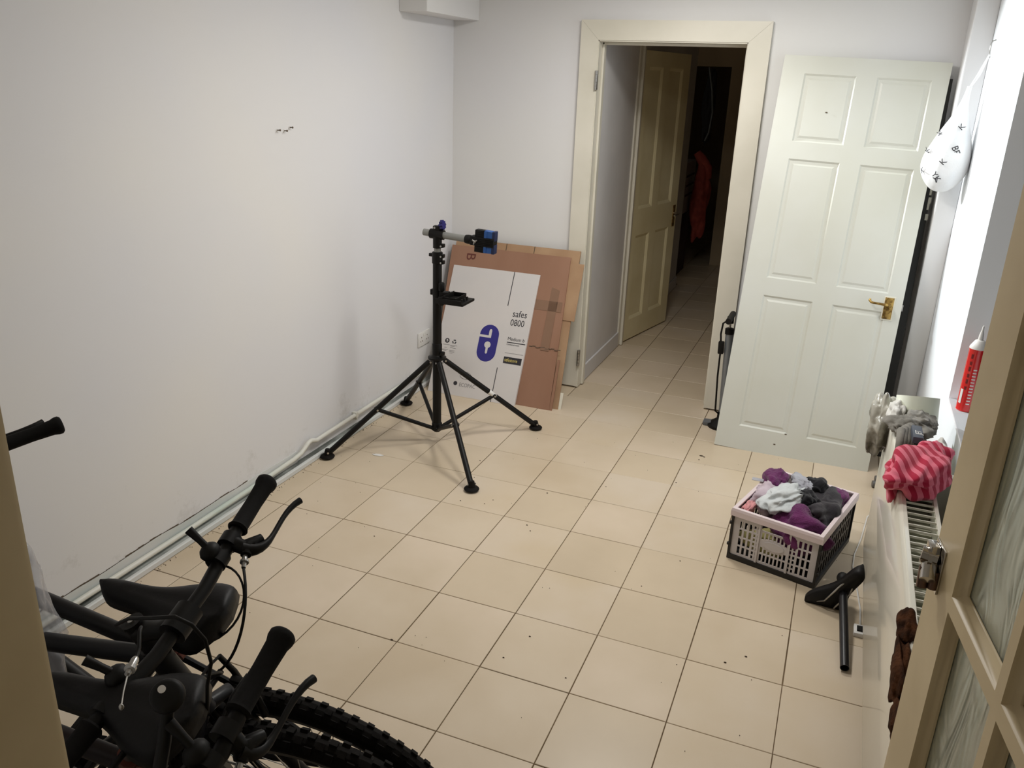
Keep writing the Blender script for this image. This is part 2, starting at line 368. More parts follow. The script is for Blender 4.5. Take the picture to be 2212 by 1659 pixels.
MB().box((HXL + .012, 3.62, 0.004), (HXL + .030, 3.655, 2.06), .003).build('lining', TRIM, d2)
MB().box((HXL, 3.60, 2.045), (HXR + .06, 3.66, 2.12), .003).build('door_head', TRIM, d2)
mb = MB(); mb.cyl((HXL + .02, 3.652, .17), (HXL + .02, 3.652, .25), .008, n=8); mb.build('hinge', mat('rusty_hinge', (110, 78, 52), .6), d2)

def panel_door(root, w, h, t, panels, m, reveal=0.007, raised=True):
    """framed door in local x (0..w) z (0..h), front face y=0, back y=t"""
    MB().perf((0, w), (0, h), panels, 0, t).build('door_frame', m, root)
    for (x0, x1, z0, z1) in panels:
        mb = MB()
        for (ya, yb, sgn) in ((reveal, t / 2, 1), (t - reveal, t / 2, -1)):
            e = 0.0
            o_ = [(x0, z0), (x1, z0), (x1, z1), (x0, z1)]
            def ins(d): return [(x0 + d, z0 + d), (x1 - d, z0 + d), (x1 - d, z1 - d), (x0 + d, z1 - d)]
            lv = [(ins(0), 0.0), (ins(0.008), reveal), (ins(0.020), reveal), (ins(0.030), reveal * 0.45)] if raised else [(ins(0), 0.0), (ins(0.012), reveal), (ins(0.04), reveal)]
            rings = []
            for poly, dep in lv:
                y = dep if sgn > 0 else t - dep
                rings.append([mb.v((x, y, z)) for x, z in poly])
            for a, b in zip(rings, rings[1:]):
                for k in range(4): mb.f([a[k], a[(k + 1) % 4], b[(k + 1) % 4], b[k]])
            mb.f(rings[-1])
        mb.build('door_panel', m, root)
# hall door, ajar
M = frame((0.424, 3.668, 0.012), (0.2145, 0.9767, 0), (0, 0, 1))   # local +y points to -x side
hd = thing('panel_door', 'yellowed four-panel door standing ajar inside the dark hallway', 'door', M @ Matrix.Rotation(0, 4, 'Z'))
# front face must face +x side: mirror by building with negative y
def neg(root_):
    pass
sub = [(0.085, 0.305, 0.15, 0.765), (0.410, 0.640, 0.15, 0.765), (0.085, 0.305, 0.95, 1.885), (0.410, 0.640, 0.95, 1.885)]
MB().perf((0, .762), (0, 1.985), sub, -0.0, 0.035).build('door_frame', HALLDOOR, hd)
MB2 = mat('door_moulding', (222, 206, 160), 0.35)
for (x0, x1, z0, z1) in sub:
    mb = MB()
    rings = []
    for d, y in ((0, 0.0), (0.018, 0.010), (0.020, 0.012)):
        rings.append([mb.v((x, y, z)) for x, z in ((x0 + d, z0 + d), (x1 - d, z0 + d), (x1 - d, z1 - d), (x0 + d, z1 - d))])
    for a, b in zip(rings, rings[1:]):
        for k in range(4): mb.f([a[k], a[(k + 1) % 4], b[(k + 1) % 4], b[k]])
    mb.f(rings[-1]); mb.build('door_panel', HALLDOOR, hd)
mb = MB().box((0.695, -0.004, 0.76), (0.735, 0.0, 0.92), .001); hp = mb.build('handle_plate', BRASS, hd)
mb = MB(); mb.tube([(0.715, -0.004, 0.86), (0.715, -0.04, 0.86), (0.70, -0.05, 0.86), (0.62, -0.05, 0.855)], .007, 8); mb.build('lever', STEEL, hp, 60)

# dim clutter at the end of the hall
COATD = mat('dark_coat', (46, 48, 52), 0.9); COATG = mat('grey_webbing', (128, 136, 140), 0.8); REDJ = mat('red_padded', (184, 84, 70), 0.8, rgb2=(150, 62, 54), vscale=14, bump=.4, bscale=30)
CABW = mat('cabinet_grey', (150, 148, 152), 0.6); CABD = mat('cabinet_dark', (64, 44, 46), 0.7)
cb = thing('storage_unit', 'tall grey storage unit with dark red lower door beyond the hallway', 'cabinet', loc=(0.05, 6.3, 0))
MB().box((-.42, -.25, 0.62), (.29, .25, 1.10), .006).build('upper_cabinet', CABW, cb)
MB().box((-.42, -.25, 0.0), (.27, .25, 0.60), .006).build('lower_cabinet', CABD, cb)
for k in range(3): MB().box((.289, -.2, 0.78 + k * .09), (.293, .2, 0.80 + k * .09)).build('vent_slot', CABD, cb)
def jac(p):
    return Vector((p.x * (1.0 - 0.25 * p.z), p.y, p.z))
rj = thing('padded_jacket', 'orange-red padded jacket hanging past the open hall door', 'jacket', loc=(0.43, 6.35, 0.38))
crumple('jacket_body', (0.015, 0, 0.34), (0.085, 0.10, 0.36), 3, 0.10, 1.6, REDJ, rj, 4)
mb = MB(); mb.tube([(-.06, 0, .80), (-.01, 0, .74), (.05, 0, .66), (.065, 0, .56)], [.035, .05, .052, .04], 10); mb.build('sleeve', REDJ, rj, 179)
hc = thing('dark_coat', 'dark coat with pale grey strap hanging high at the hallway end', 'coat', loc=(0.40, 6.45, 1.25))
crumple('coat_body', (0.02, 0, 0.34), (0.055, 0.09, 0.34), 5, 0.12, 2.0, COATD, hc, 4)
mb = MB(); mb.tube([(0.0, -.10, .70), (.05, -.105, .5), (.075, -.10, .30), (.06, -.10, .12), (.03, -.1, .04)], .008, 6); mb.build('strap', COATG, hc, 60)

# ------------------------------------------------------------------ unhung door leaning on the back wall
th = math.atan(0.242)
M = Matrix.Translation((1.340, 2.128, 0.004)) @ Matrix.Rotation(math.radians(0.4), 4, 'Z') @ Matrix.Rotation(-th, 4, 'X') @ Matrix.Rotation(math.radians(1.55), 4, 'Y')
lf = thing('door_leaf', 'white six-panel door off its hinges leaning against the back wall', 'door', M)
pn = []
for (x0, x1) in ((0.108, 0.352), (0.446, 0.690)):
    pn += [(x0, x1, 0.125, 0.815), (x0, x1, 0.905, 1.505), (x0, x1, 1.59, 1.92)]
panel_door(lf, 0.762, 2.005, 0.036, pn, LEAF)
mb = MB().box((0.676, -0.0025, 0.776), (0.728, 0.0, 0.893), .001); MBp = mb.build('handle_backing', PAINTCHIP, lf)
mb = MB().box((0.681, -0.005, 0.782), (0.722, -0.0025, 0.887), .001)
for z in (.795, .874): mb.cyl((0.7015, -.005, z), (0.7015, -.0075, z), .005, n=10)
mb.cyl((0.7015, -.005, .815), (0.7015, -.0085, .815), .006, n=12)
hp = mb.build('handle_plate', BRASS, lf, 30)
mb = MB(); mb.cyl((0.7015, -.005, .848), (0.7015, -.03, .848), .013, .010, 16)
mb.tube([(0.7015, -.03, .848), (0.69, -.045, .848), (0.665, -.05, .850), (0.635, -.05, .851), (0.618, -.046, .853), (0.610, -.040, .862), (0.613, -.040, .870)], [.008, .0075, .006, .0055, .006, .0065, .005], 10)
mb.build('lever_handle', BRASS, hp, 60)
mb = MB().box((0.762, 0.008, 0.83), (0.768, 0.028, 0.86), .001); mb.build('latch_tongue', STEEL, lf)
for (x, z) in ((0.245, 1.74), (0.30, 0.062), (0.345, 0.125)):
    MB().ball((x, -0.0012, z), (.006, .0012, .003), 8, 5).build('paint_chip', CR, lf)
# black-edged board behind it
M = Matrix.Translation((1.52, 2.362, 0.0)) @ Matrix.Rotation(-math.atan(.140), 4, 'X')
bb_ = thing('black_board', 'tall flat black board leaning behind the white unhung door', 'board', M)
MB().box((0.0, 0.0, 0.0), (0.648, 0.016, 1.88), .002).build('board', BLACKB, bb_)
mb = MB()
for k, z in enumerate((1.34, 1.30, 1.27, 1.22)): mb.box((0.640, -0.001, z), (0.650 + .004 * (k % 2), 0.006, z + .03), .001)
mb.build('paint_fleck', PAINTCHIP, bb_)

# ------------------------------------------------------------------ floor pump between frame and leaf
PUMPG = mat('pump_grey', (128, 132, 136), 0.35, metal=0.3)
M = Matrix.Translation((1.335, 2.40, 0.0)) @ Matrix.Rotation(math.radians(-2), 4, 'Y')
pu = thing('floor_pump', 'grey and black floor pump standing between door frame and leaning door', 'pump', M)
MB().lathe((0, 0, 0), (0, 0, 1), [(0, .075), (.018, .078), (.03, .055), (.05, .028), (.09, .024)], 20).build('base', BLACKP, pu, 40)
MB().box((-.10, -.028, 0.004), (.10, .028, .028), .008).build('foot_plate', mat('foot_grey', (96, 98, 102), .5), pu, 40)
MB().lathe((0, 0, .09), (0, 0, 1), [(0, .0205), (.45, .0205)], 20).build('barrel', PUMPG, pu, 40)
MB().lathe((0, 0, .54), (0, 0, 1), [(0, .024), (.03, .024), (.034, .012)], 16).build('barrel_cap', BLACKP, pu, 40)
MB().cyl((0, 0, .574), (0, 0, .615), .006).build('plunger_rod', STEEL, pu, 40)
mb = MB(); mb.cyl((-.0, -.09, .63), (.0, .09, .63), .016, n=14); mb.cyl((0, 0, .60), (0, 0, .635), .018); mb.build('handle', BLACKP, pu, 40)
mb = MB(); mb.tube([(-.0, 0, .06), (-.035, -.03, .10), (-.040, -.02, .30), (-.036, -.02, .46), (-.042, -.02, .54), (-.035, -.02, .60), (-.015, -.02, .615)], .005, 8); mb.build('hose', BLACKP, pu, 60)
mb = MB(); mb.box((-.050, -.035, .43), (-.020, -.005, .50), .006); mb.build('valve_head', BLACKP, pu, 40)

# ------------------------------------------------------------------ cardboard boxes
def board(root, w, h, t, shear, m, name):
    mb = MB(); n = 8; z = [h * k / n for k in range(n + 1)]
    F = []; B = []
    for zz in z:
        s = shear * zz / h
        F.append([mb.v((x * w + s, 0.004 * math.sin(zz * 5) * (abs(x) > .4), zz)) for x in (-.5, -.25, 0, .25, .5)])
        B.append([mb.v((x * w + s, t, zz)) for x in (-.5, -.25, 0, .25, .5)])
    for i in range(n):
        for k in range(4):
            mb.f([F[i][k], F[i][k + 1], F[i + 1][k + 1], F[i + 1][k]]); mb.f([B[i][k], B[i + 1][k], B[i + 1][k + 1], B[i][k + 1]])
        mb.f([F[i][0], F[i + 1][0], B[i + 1][0], B[i][0]]); mb.f([F[i][4], B[i][4], B[i + 1][4], F[i + 1][4]])
    for k in range(4): mb.f([F[0][k], B[0][k], B[0][k + 1], F[0][k + 1]]); mb.f([F[n][k], F[n][k + 1], B[n][k + 1], B[n][k]])
    return mb.build(name, m, root)
tb = math.atan(.44)
b2 = thing('flattened_box', 'brown flattened carton at the back, pale slotted top strip showing', 'box', Matrix.Translation((0.025, 2.226, 0)) @ Matrix.Rotation(-tb, 4, 'X'))
board(b2, .80, .935, .010, -.032, CARD2, 'carton_sheet')
MB().box((.24, -.004, .52), (.405, -.0005, .86), .0008).build('top_flap', CARD2, b2)
MB().box((.385, .0105, .0), (.415, .013, .10)).build('torn_edge', PAINTCHIP, b2)
for k in range(2): MB().box((-.10 + .18 * k, -.0015, .885), (-.096 + .18 * k, .0, .935)).build('flap_slot', CR, b2)
tf = math.atan(.472)
b1 = thing('flattened_box', 'brown flattened carton marked B, between white carton and back carton', 'box', Matrix.Translation((0.0, 2.190, 0)) @ Matrix.Rotation(-tf, 4, 'X'))
board(b1, .768, .905, .012, -.040, CARD, 'carton_sheet')
MB().box((.262, -.0012, .34), (.315, -.0003, .80)).build('tape_strip', TAPEB, b1)
MB().box((.10, -.0012, .575), (.345, -.0003, .635)).build('tape_strip', TAPEB, b1)
mb = MB(); xs_ = [.192 + k * .0195 for k in range(11)]
for k in range(10): mb.box((xs_[k], -.0015, .352 + .004 * math.sin(k * 2.1)), (xs_[k + 1], -.0002, .356 + .004 * math.sin(k * 2.1)))
mb.build('crease', CR, b1)
mb = MB().prism([(.384, .0), (.40, .0), (.392, .30), (.378, .30)], .002, .010); mb.build('side_fold', CARD, b1)
text_obj('pen_letter', 'B', .085, mat('pen_ink', (96, 44, 36), .7), b1, Tm(-.315, -.0022, .868) @ UPRIGHT @ Matrix.Rotation(-PI / 2, 4, 'Z'))
# white moving box
tw = math.atan(.5); WB = Matrix.Translation((-0.104, 2.163, 0)) @ Matrix.Rotation(-tw, 4, 'X')
wbx = thing('flattened_box', 'white flattened moving carton with navy padlock print, in front of brown cartons', 'box', WB)
MB().box((-.2825, 0, 0), (.2825, .018, .792), .0015).build('carton_sheet', WCARD, wbx)
MB().box((-.2825, .0185, .02), (.2825, .021, .78), .001).build('inner_sheet', CARD, wbx)
def pr(name, poly, m, y=-.0006, d=.0004):
    mb = MB(); mb.prism(poly, y, y + d); return mb.build(name, m, wbx)
def circ(cx, cz, rx, rz=None, n=28, a0=0, a1=2 * PI): 
    rz = rx if rz is None else rz
    return [(cx + rx * math.cos(a0 + (a1 - a0) * k / n), cz + rz * math.sin(a0 + (a1 - a0) * k / n)) for k in range(n)]
pr('slot_line', [(.117, .583), (.1215, .583), (.1225, .792), (.118, .792)], INK)
pr('slot_line', [(.130, .0), (.1345, .0), (.1345, .208), (.130, .208)], INK)
cx, cz, rr, hh = .041, .343, .0605, .052
pr('padlock_print', [(cx + rr * math.cos(a), cz + hh + rr * math.sin(a)) for a in [PI * k / 14 for k in range(15)]] + [(cx + rr * math.cos(a), cz - hh + rr * math.sin(a)) for a in [PI + PI * k / 14 for k in range(15)]], NAVY)
kh = MB(); kh.prism(circ(cx, cz - .010, .020), -.0012, -.0006)
kh.prism([(cx - .007, cz - .02), (cx - .007, cz - .058), (cx - .003, cz - .064), (cx + .003, cz - .064), (cx + .007, cz - .058), (cx + .007, cz - .02)], -.0013, -.0006)
kh.prism([(cx - .0615, cz + .033), (cx - .0615, cz + .047), (cx - .004, cz + .047), (cx - .004, cz + .078), (cx + .001, cz + .086), (cx + .009, cz + .086), (cx + .013, cz + .078), (cx + .013, cz + .033)], -.0012, -.0006)
kh.build('keyhole_print', WCARD, wbx)
text_obj('lettering', 'safes', .056, INK, wbx, Tm(.160, -.0005, .523) @ UPRIGHT, xs=.86)
text_obj('lettering', '0800', .056, INK, wbx, Tm(.156, -.0005, .468) @ UPRIGHT, xs=.80)
text_obj('lettering', 'Medium b', .029, INK, wbx, Tm(.160, -.0005, .379) @ UPRIGHT, xs=.92)
text_obj('lettering', 'Contents/room', .014, INK, wbx, Tm(.160, -.0005, .350) @ UPRIGHT, xs=.9)
pr('ruled_line', [(.160, .364), (.276, .364), (.276, .369), (.160, .369)], INK)
pr('ruled_line', [(.160, .302), (.276, .302), (.276, .3035), (.160, .3035)], INK)
pr('badge_print', [(.160, .240), (.273, .240), (.273, .280), (.160, .280)], INK)
text_obj('lettering', 'safestore', .030, INKY, wbx, Tm(.166, -.0011, .252) @ UPRIGHT, xs=.74)
text_obj('lettering', 'ECOPAC', .032, mat('grey_ink', (140, 136, 136), .7), wbx, Tm(-.088, -.0005, .060) @ UPRIGHT, xs=.85)
pr('round_print', circ(-.113, .074, .0125), INK)
mb = MB(); mb.tube([(x, -.0006, z) for x, z in circ(-.058, .128, .036, .021)], .0009, 5, True); mb.build('oval_print', INK, wbx)
pr('arrow_print', circ(-.222, .322, .0145), INK)
mb = MB(); mb.prism([(-.2245, .313), (-.2195, .313), (-.2195, .322), (-.2135, .322), (-.222, .3325), (-.2305, .322), (-.2245, .322)], -.0012, -.0006); mb.build('arrow_head', WCARD, wbx)
mb = MB()
for k in range(3):
    a = PI / 2 + 2 * PI * k / 3; c = Vector((-.174 + .0095 * math.cos(a), .320 + .0095 * math.sin(a))); t = Vector((-math.sin(a), math.cos(a))); r_ = Vector((math.cos(a), math.sin(a)))
    P_ = [c + t * .007 - r_ * .003, c + t * .007 + r_ * .003, c - t * .004 + r_ * .003, c - t * .004 + r_ * .006, c - t * .009, c - t * .004 - r_ * .006, c - t * .004 - r_ * .003]
    mb.prism([tuple(q) for q in P_], -.0010, -.0002)
mb.build('recycle_print', INK, wbx)
mb = MB()
for (x, z, w) in ((-.245, .296, .045), (-.232, .279, .018), (-.245, .260, .03), (-.245, .266, .04), (-.196, .296, .045), (-.196, .290, .03), (-.196, .280, .04), (-.196, .264, .035), (-.196, .256, .035), (-.192, .248, .02)):
    mb.box((x, -.0006, z), (x + w, -.0002, z + .0016))
mb.build('small_print', INK, wbx)

# ------------------------------------------------------------------ bicycle repair stand
rs = thing('repair_stand', 'black four-legged bicycle repair stand with grey arm and blue clamp', 'repair stand', loc=(0.010, 1.5, 0))
def RP(mb, name, m=BLACKM, sm=40, parent=rs): return mb.build(name, m, parent, sm)
mast = RP(MB().cyl((0, 0, .075), (0, 0, .985), .0220, n=24), 'mast')
RP(MB().lathe((0, 0, .945), (0, 0, 1), [(0, .0225), (.004, .0260), (.055, .0260), (.058, .022)], 24), 'mast_collar')
RP(MB().cyl((0, 0, .985), (0, 0, 1.03), .0165, n=20), 'inner_mast', GREYT)
RP(MB().cyl((0, 0, 1.022), (0, 0, 1.085), .0215, n=24), 'tee_socket')
for (z, lx) in ((1.035, 1), (.985, 1), (.955, 1)):
    mb = MB(); mb.box((.018, -.014, z - .009), (.036, .012, z + .009), .003); mb.cyl((.028, -.02, z), (.028, .02, z), .0042, n=8); RP(mb, 'clamp_lug')
    RP(MB().cyl((.028, -.023, z), (.028, -.0195, z), .0045, n=8), 'clamp_bolt', STEEL)
mb = MB(); mb.box((-.042, -.01, .978), (-.02, .008, .994), .003); RP(mb, 'quick_release')
# T head around horizontal arm
adir = Vector((1, 0, .0)); az = 1.085
mb = MB(); mb.cyl((-.036, 0, az + .003), (.034, 0, az + .001), .0235, n=24); mb.box((-.019, -.014, az + .015), (.018, .014, az + .043), .005)
RP(mb, 'tee_head')
RP(MB().cyl((-.008, -.0165, az + .034), (-.008, -.013, az + .034), .0055, n=8), 'clamp_bolt', STEEL)
mb = MB(); mb.cyl((.008, 0, az + .04), (.022, 0, az + .045), .010, n=10)
pts8 = []
for k in range(32):
    a = 2 * PI * k / 32; r = .0205 + .0030 * math.cos(8 * a); pts8.append((r * math.cos(a), r * math.sin(a)))
mb.M = frame((.018, 0, az + .047), (0, 1, 0), (1, 0, .15)); mb.prism(pts8, 0, .017, ((1, 0, 0), (0, 1, 0), (0, 0, 1))); RP(mb, 'adjuster_knob', BLUED)
mb = MB(); mb.cyl((-.072, 0, az + .006), (.165, 0, az - .0065), .0165, n=24); RP(mb, 'arm', GREYT)
# clamp jaws, length along x, slightly turned
jm = frame((.150, 0, az - .006), (1, 0, -.04), (0, 0, 1))
mb = MB(); mb.M = jm; mb.lathe((0, 0, 0), (1, 0, 0), [(-.002, .0195), (.012, .0215), (.024, .0215), (.03, .018), (.04, .022)], 20); RP(mb, 'clamp_socket', BLACKP)
mb = MB(); mb.M = jm; mb.box((.028, -.022, -.020), (.150, .024, .022), .004)
for k in range(5): mb.box((.062, -.0245, -.016 + k * .0075), (.148, -.021, -.0125 + k * .0075), .001)
RP(mb, 'clamp_body', BLACKP)
for sgn in (1, -1):
    mb = MB(); mb.M = jm; 
    z0, z1 = (.010, .054) if sgn > 0 else (-.050, -.008)
    mb.box((.052, -.018, z0), (.100, .018, z1), .002)
    for k in range(4): mb.box((.056, -.0195, z0 + .008 + k * .009), (.094, -.017, z0 + .011 + k * .009))
    RP(mb, 'clamp_jaw', BLACKP)
    mb = MB(); mb.M = jm; x0 = .098
    mb.prism([(x0, z0), (x0 + .040, z0 + .002), (x0 + .040, z1 - .002), (x0, z1)], -.017, .019); mb.prism([(x0 + .001, z0 + .003), (x0 + .014, z0 + .003), (x0 + .014, z1 - .003), (x0 + .001, z1 - .003)], -.020, -.016)
    RP(mb, 'jaw_pad', BLUE)
    mb = MB(); mb.M = jm; mb.box((x0 + .040, -.018, z0), (x0 + .054, .020, z1), .002); RP(mb, 'jaw_tip', mat('dark_blue', (22, 34, 70), .5))
mb = MB(); mb.M = jm; c_ = Vector((.058, -.026, .0))
mb.cyl(c_, c_ + Vector((0, -.006, 0)), .006, n=10)
for a in (.6, 2.6, 4.4): mb.cyl(c_ + Vector((0, -.004, 0)), c_ + Vector((.014 * math.cos(a), -.008, .014 * math.sin(a))), .004, .003, 8)
RP(mb, 'wing_nut', STEEL)
# tool tray
tr = thing('x', None, None); bpy.data.objects.remove(tr)
mb = MB(); mb.lathe((0, 0, .785), (0, 0, 1), [(0, .0225), (.02, .0245), (.04, .0225)], 20); mb.box((-.034, -.012, .79), (-.018, .01, .818), .004); RP(mb, 'tray_clamp', BLACKP)
for dz, rr_ in ((.840, .0150), (.772, .0165)):
    mb = MB(); mb.lathe((.036, -.026, dz - .022), (0, 0, 1), [(0, rr_ * .7), (.006, rr_), (.038, rr_), (.044, rr_ * .75)], 10); RP(mb, 'tray_knob', BLACKP)
mb = MB(); mb.box((.02, -.075, .768), (.172, .065, .782), .005); mb.box((.045, -.070, .782), (.060, .066, .800), .002)
for a, b in (((.06, -.06, .782), (.064, .06, .806)), ((.124, -.06, .782), (.128, .06, .800)), ((.06, -.062, .782), (.128, -.058, .802)), ((.06, .058, .782), (.128, .062, .802)), ((.02, -.078, .772), (.165, -.072, .796))): mb.box(a, b, .001)
for k in range(3): mb.box((.152, -.055 + k * .03, .782), (.157, -.042 + k * .03, .798))
mb.box((.018, -.02, .79), (.062, .02, .812), .003)
RP(mb, 'tool_tray', BLACKP)
# hub, legs, braces
mb = MB(); mb.lathe((0, 0, .455), (0, 0, 1), [(0, .026), (.01, .046), (.018, .046), (.024, .030), (.03, .0245), (.085, .0245), (.09, .022)], 24); RP(mb, 'leg_hub')
mb = MB(); mb.box((.022, -.016, .487), (.042, .006, .505), .004); mb.cyl((.036, -.02, .496), (.036, -.026, .496), .007, n=8); RP(mb, 'hub_lock', BLACKP)
mb = MB(); mb.lathe((0, 0, .068), (0, 0, 1), [(0, .016), (.008, .025), (.045, .0265), (.05, .023)], 20); RP(mb, 'lower_collar')
feet = [(-.402, -.400), (-.400, .405), (.384, -.408), (.400, .400)]
for i, (fx, fy) in enumerate(feet):
    d = Vector((fx, fy, 0)).normalized(); n_ = Vector((-d.y, d.x, 0))
    h = d * .040 + Vector((0, 0, .452)); ft = Vector((fx, fy, .022))
    M_ = (ft - h)
    def leg_tube(a, b, nm, m_):
        mb = MB(); mb.cyl(a, b, .0115, n=16); return RP(mb, nm, m_)
    mb = MB()
    if i == 3:
        mb.cyl(h, h + M_ * .46, .0140, n=16); mb.cyl(h + M_ * .54, ft, .0135, n=16); lg = RP(mb, 'leg')
        mb = MB(); mb.tube([h + M_ * .458, h + M_ * .475, h + M_ * .50, h + M_ * .53, h + M_ * .545], [.0115, .014, .0125, .0108, .010], 12); mb.build('worn_sleeve', WHITEP, lg, 60)
    else:
        mb.cyl(h, ft, .0135, n=16); lg = RP(mb, 'leg')
    mb = MB(); mb.ball((ft.x, ft.y, .011), (.036, .036, .0115), 20, 8); mb.cyl(ft + Vector((0, 0, -.005)), ft + Vector((0, 0, .022)) - M_.normalized() * .006, .018, .014, 14); mb.build('foot', RUBBER, lg, 60)
    bm_ = h + M_ * .52; base = d * .022 + Vector((0, 0, .088))
    mb = MB(); mb.cyl(base, bm_, .0100, n=12); mb.cyl(bm_ - n_ * .016, bm_ + n_ * .016, .010, n=12); mb.cyl(base - n_ * .012, base + n_ * .012, .010, n=12); mb.build('brace', BLACKM, lg, 40)
    for p in (bm_, h, ft + Vector((0, 0, .012))):
        for s_ in (-1, 1): MB().cyl(p + n_ * (.0165 * s_) , p + n_ * (.0195 * s_), .0052, n=8).build('bolt', STEEL, lg, 40)

# ------------------------------------------------------------------ socket and nails on the left wall
so = thing('wall_socket', 'white double wall socket behind the repair stand mast', 'socket', loc=(XL, 2.252, 0.300))
MB().box((0, -.073, -.043), (.010, .073, .043), .004).build('plate', WHITEP, so, 40)
mb = MB()
for sy in (-.036, .036):
    for (dy, dz) in ((0, .012), (-.011, -.012), (.011, -.012)): mb.box((.0095, sy + dy - .003, dz - .004), (.0105, sy + dy + .003, dz + .004))
mb.build('socket_hole', CR, so)
mb = MB()
for sy in (-.012, .012): mb.box((.0095, sy - .006, .016), (.013, sy + .006, .034), .001)
mb.build('switch', WHITEP, so)
for i, (y, z, w) in enumerate(((.951, 1.559, 'leftmost of the three'), (.998, 1.555, 'middle one of the three'), (1.038, 1.567, 'rightmost and highest of the three'))):
    n_ = thing('screw', 'small screw in its wall plug, %s on left wall' % w, 'screw', loc=(XL, y, z), group='screws left in the left wall')
    MB().cyl((0, 0, -.002), (.003, 0, -.002), .0065, n=10).build('wall_plug', WHITEP, n_)
    mb = MB(); mb.cyl((0, 0, 0), (.016, 0, 0), .0022, n=8); mb.cyl((.015, 0, 0), (.018, 0, 0), .0042, n=10); mb.build('shank', CR, n_, 40)

# ------------------------------------------------------------------ laundry crate
CRG = mat('crate_grey', (206, 200, 200), 0.45, rgb2=(196, 190, 190)); CRP = mat('crate_rim', (226, 210, 212), 0.4)
CRK = mat('crate_black', (28, 26, 25), 0.5)
cM = Matrix.Translation((1.797, 1.186, 0.0)) @ Matrix.Rotation(math.radians(-14.9), 4, 'Z')
ct = thing('folding_crate', 'pale plastic folding crate with black sides, heaped with laundry', 'crate', cM)
cw, cd, ch = .352, .458, .228   # x, y, z
holes = []
def rows(x0, x1, zs):
    for (a, b) in zs: holes.append((x0, x1, a, b))
Z4 = [(.032, .064), (.070, .102), (.108, .140), (.146, .176)]
Zs = [(.030, .044), (.049, .063), (.069, .083), (.088, .102), (.108, .121), (.126, .139), (.146, .158), (.163, .175)]
X0 = -cw / 2
for x in (.034, .053, .072): rows(X0 + x, X0 + x + .011, Z4)
for x in (.270, .289, .308): rows(X0 + x, X0 + x + .011, Z4)
for x in (.092, .107, .238, .253): rows(X0 + x, X0 + x + .008, Zs)
for k in range(7):
    x = .125 + k * .0155; u_ = abs(k - 3) / 3.5; lo = .110 - .020 * (1 - u_ * u_); hi = .108 + .026 * (1 - u_ * u_)
    holes += [(X0 + x, X0 + x + .0095, .032, .064), (X0 + x, X0 + x + .0095, .070, max(.078, .100 - .016 * (1 - u_ * u_)))]
    holes += [(X0 + x, X0 + x + .0095, .126 + .012 * (1 - u_ * u_), .160)]
holes.append((-.055, .055, .168, .190))
for (yy, nm) in ((-cd / 2 + .006, 'end_panel'), (cd / 2 - .010, 'end_panel')):
    mb = MB(); mb.perf((-cw / 2 + .006, cw / 2 - .006), (.018, .206), holes, yy, yy + .004); o = mb.build(nm, CRG, ct)
mb = MB(); mb.prism([(.042 * math.cos(a), .112 + .018 * math.sin(a)) for a in [2 * PI * k / 24 for k in range(24)]], -cd / 2 + .003, -cd / 2 + .006); mb.build('name_plate', CRG, ct)
for x in (-.062, .060): MB().box((x - .004, -cd / 2 + .001, .02), (x + .004, -cd / 2 + .006, .20)).build('panel_rib', CRG, ct)
for sx in (-1, 1):
    hs_ = []
    for k in range(12):
        for (a, b) in ((.03, .075), (.085, .13), (.14, .185)): hs_.append((-.195 + k * .0335, -.195 + k * .0335 + .018, a, b))
    mb = MB(); mb.M = Matrix.Rotation(PI / 2, 4, 'Z'); xx = sx * (cw / 2 - .007)
    mb.perf((-cd / 2 + .012, cd / 2 - .012), (.018, .205), hs_, -xx - .002, -xx + .002); mb.build('side_panel', CRK, ct)
mb = MB(); t = .007
mb.perf((-cw / 2 - .002, cw / 2 + .002), (.0, .022), [], -cd / 2, -cd / 2 + t); mb.box((-cw / 2 - .002, cd / 2 - t, 0), (cw / 2 + .002, cd / 2, .022)); mb.box((-cw / 2 - .002, -cd / 2 + t, 0), (-cw / 2 + t, cd / 2 - t, .022)); mb.box((cw / 2 - t, -cd / 2 + t, 0), (cw / 2 + .002, cd / 2 - t, .022)); mb.box((-cw / 2 + t, -cd / 2 + t, .006), (cw / 2 - t, cd / 2 - t, .010))
mb.build('base', CRK, ct)
for sx in (-1, 1):
    for sy in (-1, 1): MB().box((sx * (cw / 2 - .003) - .005, sy * (cd / 2 - .003) - .004, .02), (sx * (cw / 2 - .003) + .005, sy * (cd / 2 - .003) + .004, .202), .002).build('corner_post', CRK, ct)
    for z in (.06, .155): MB().box((sx * (cw / 2 + .002) - .005, -cd / 2 - .004, z), (sx * (cw / 2 + .002) + .005, -cd / 2 + .006, z + .012), .002).build('corner_clip', CRK, ct)
mb = MB(); o_, i_ = .006, .012
prof = [(o_, .196), (o_, .218), (o_ - .003, ch), (-i_, ch), (-i_, .222), (0, .222), (0, .196)]
rings = []
for (d, z) in prof:
    rings.append([mb.v((sx * (cw / 2 + d), sy * (cd / 2 + d), z)) for sx, sy in ((-1, -1), (1, -1), (1, 1), (-1, 1))])
for a, b in zip(rings, rings[1:] + rings[:1]):
    for k in range(4): mb.f([a[k], a[(k + 1) % 4], b[(k + 1) % 4], b[k]])
mb.build('rim', CRP, ct)
def cloth(name, label, cat, c, rad, seed, amp, freq, m, rot=(0, 0, 0), sub=5, flat=None):
    P_ = cM @ Vector(c)
    o = thing(name, label, cat, loc=P_); 
    bmm = crumple(name + '_cloth' if False else 'fabric', (0, 0, 0), rad, seed, amp, freq, m, o, sub, flat, (rot[0], rot[1], rot[2] - .26))
    return o
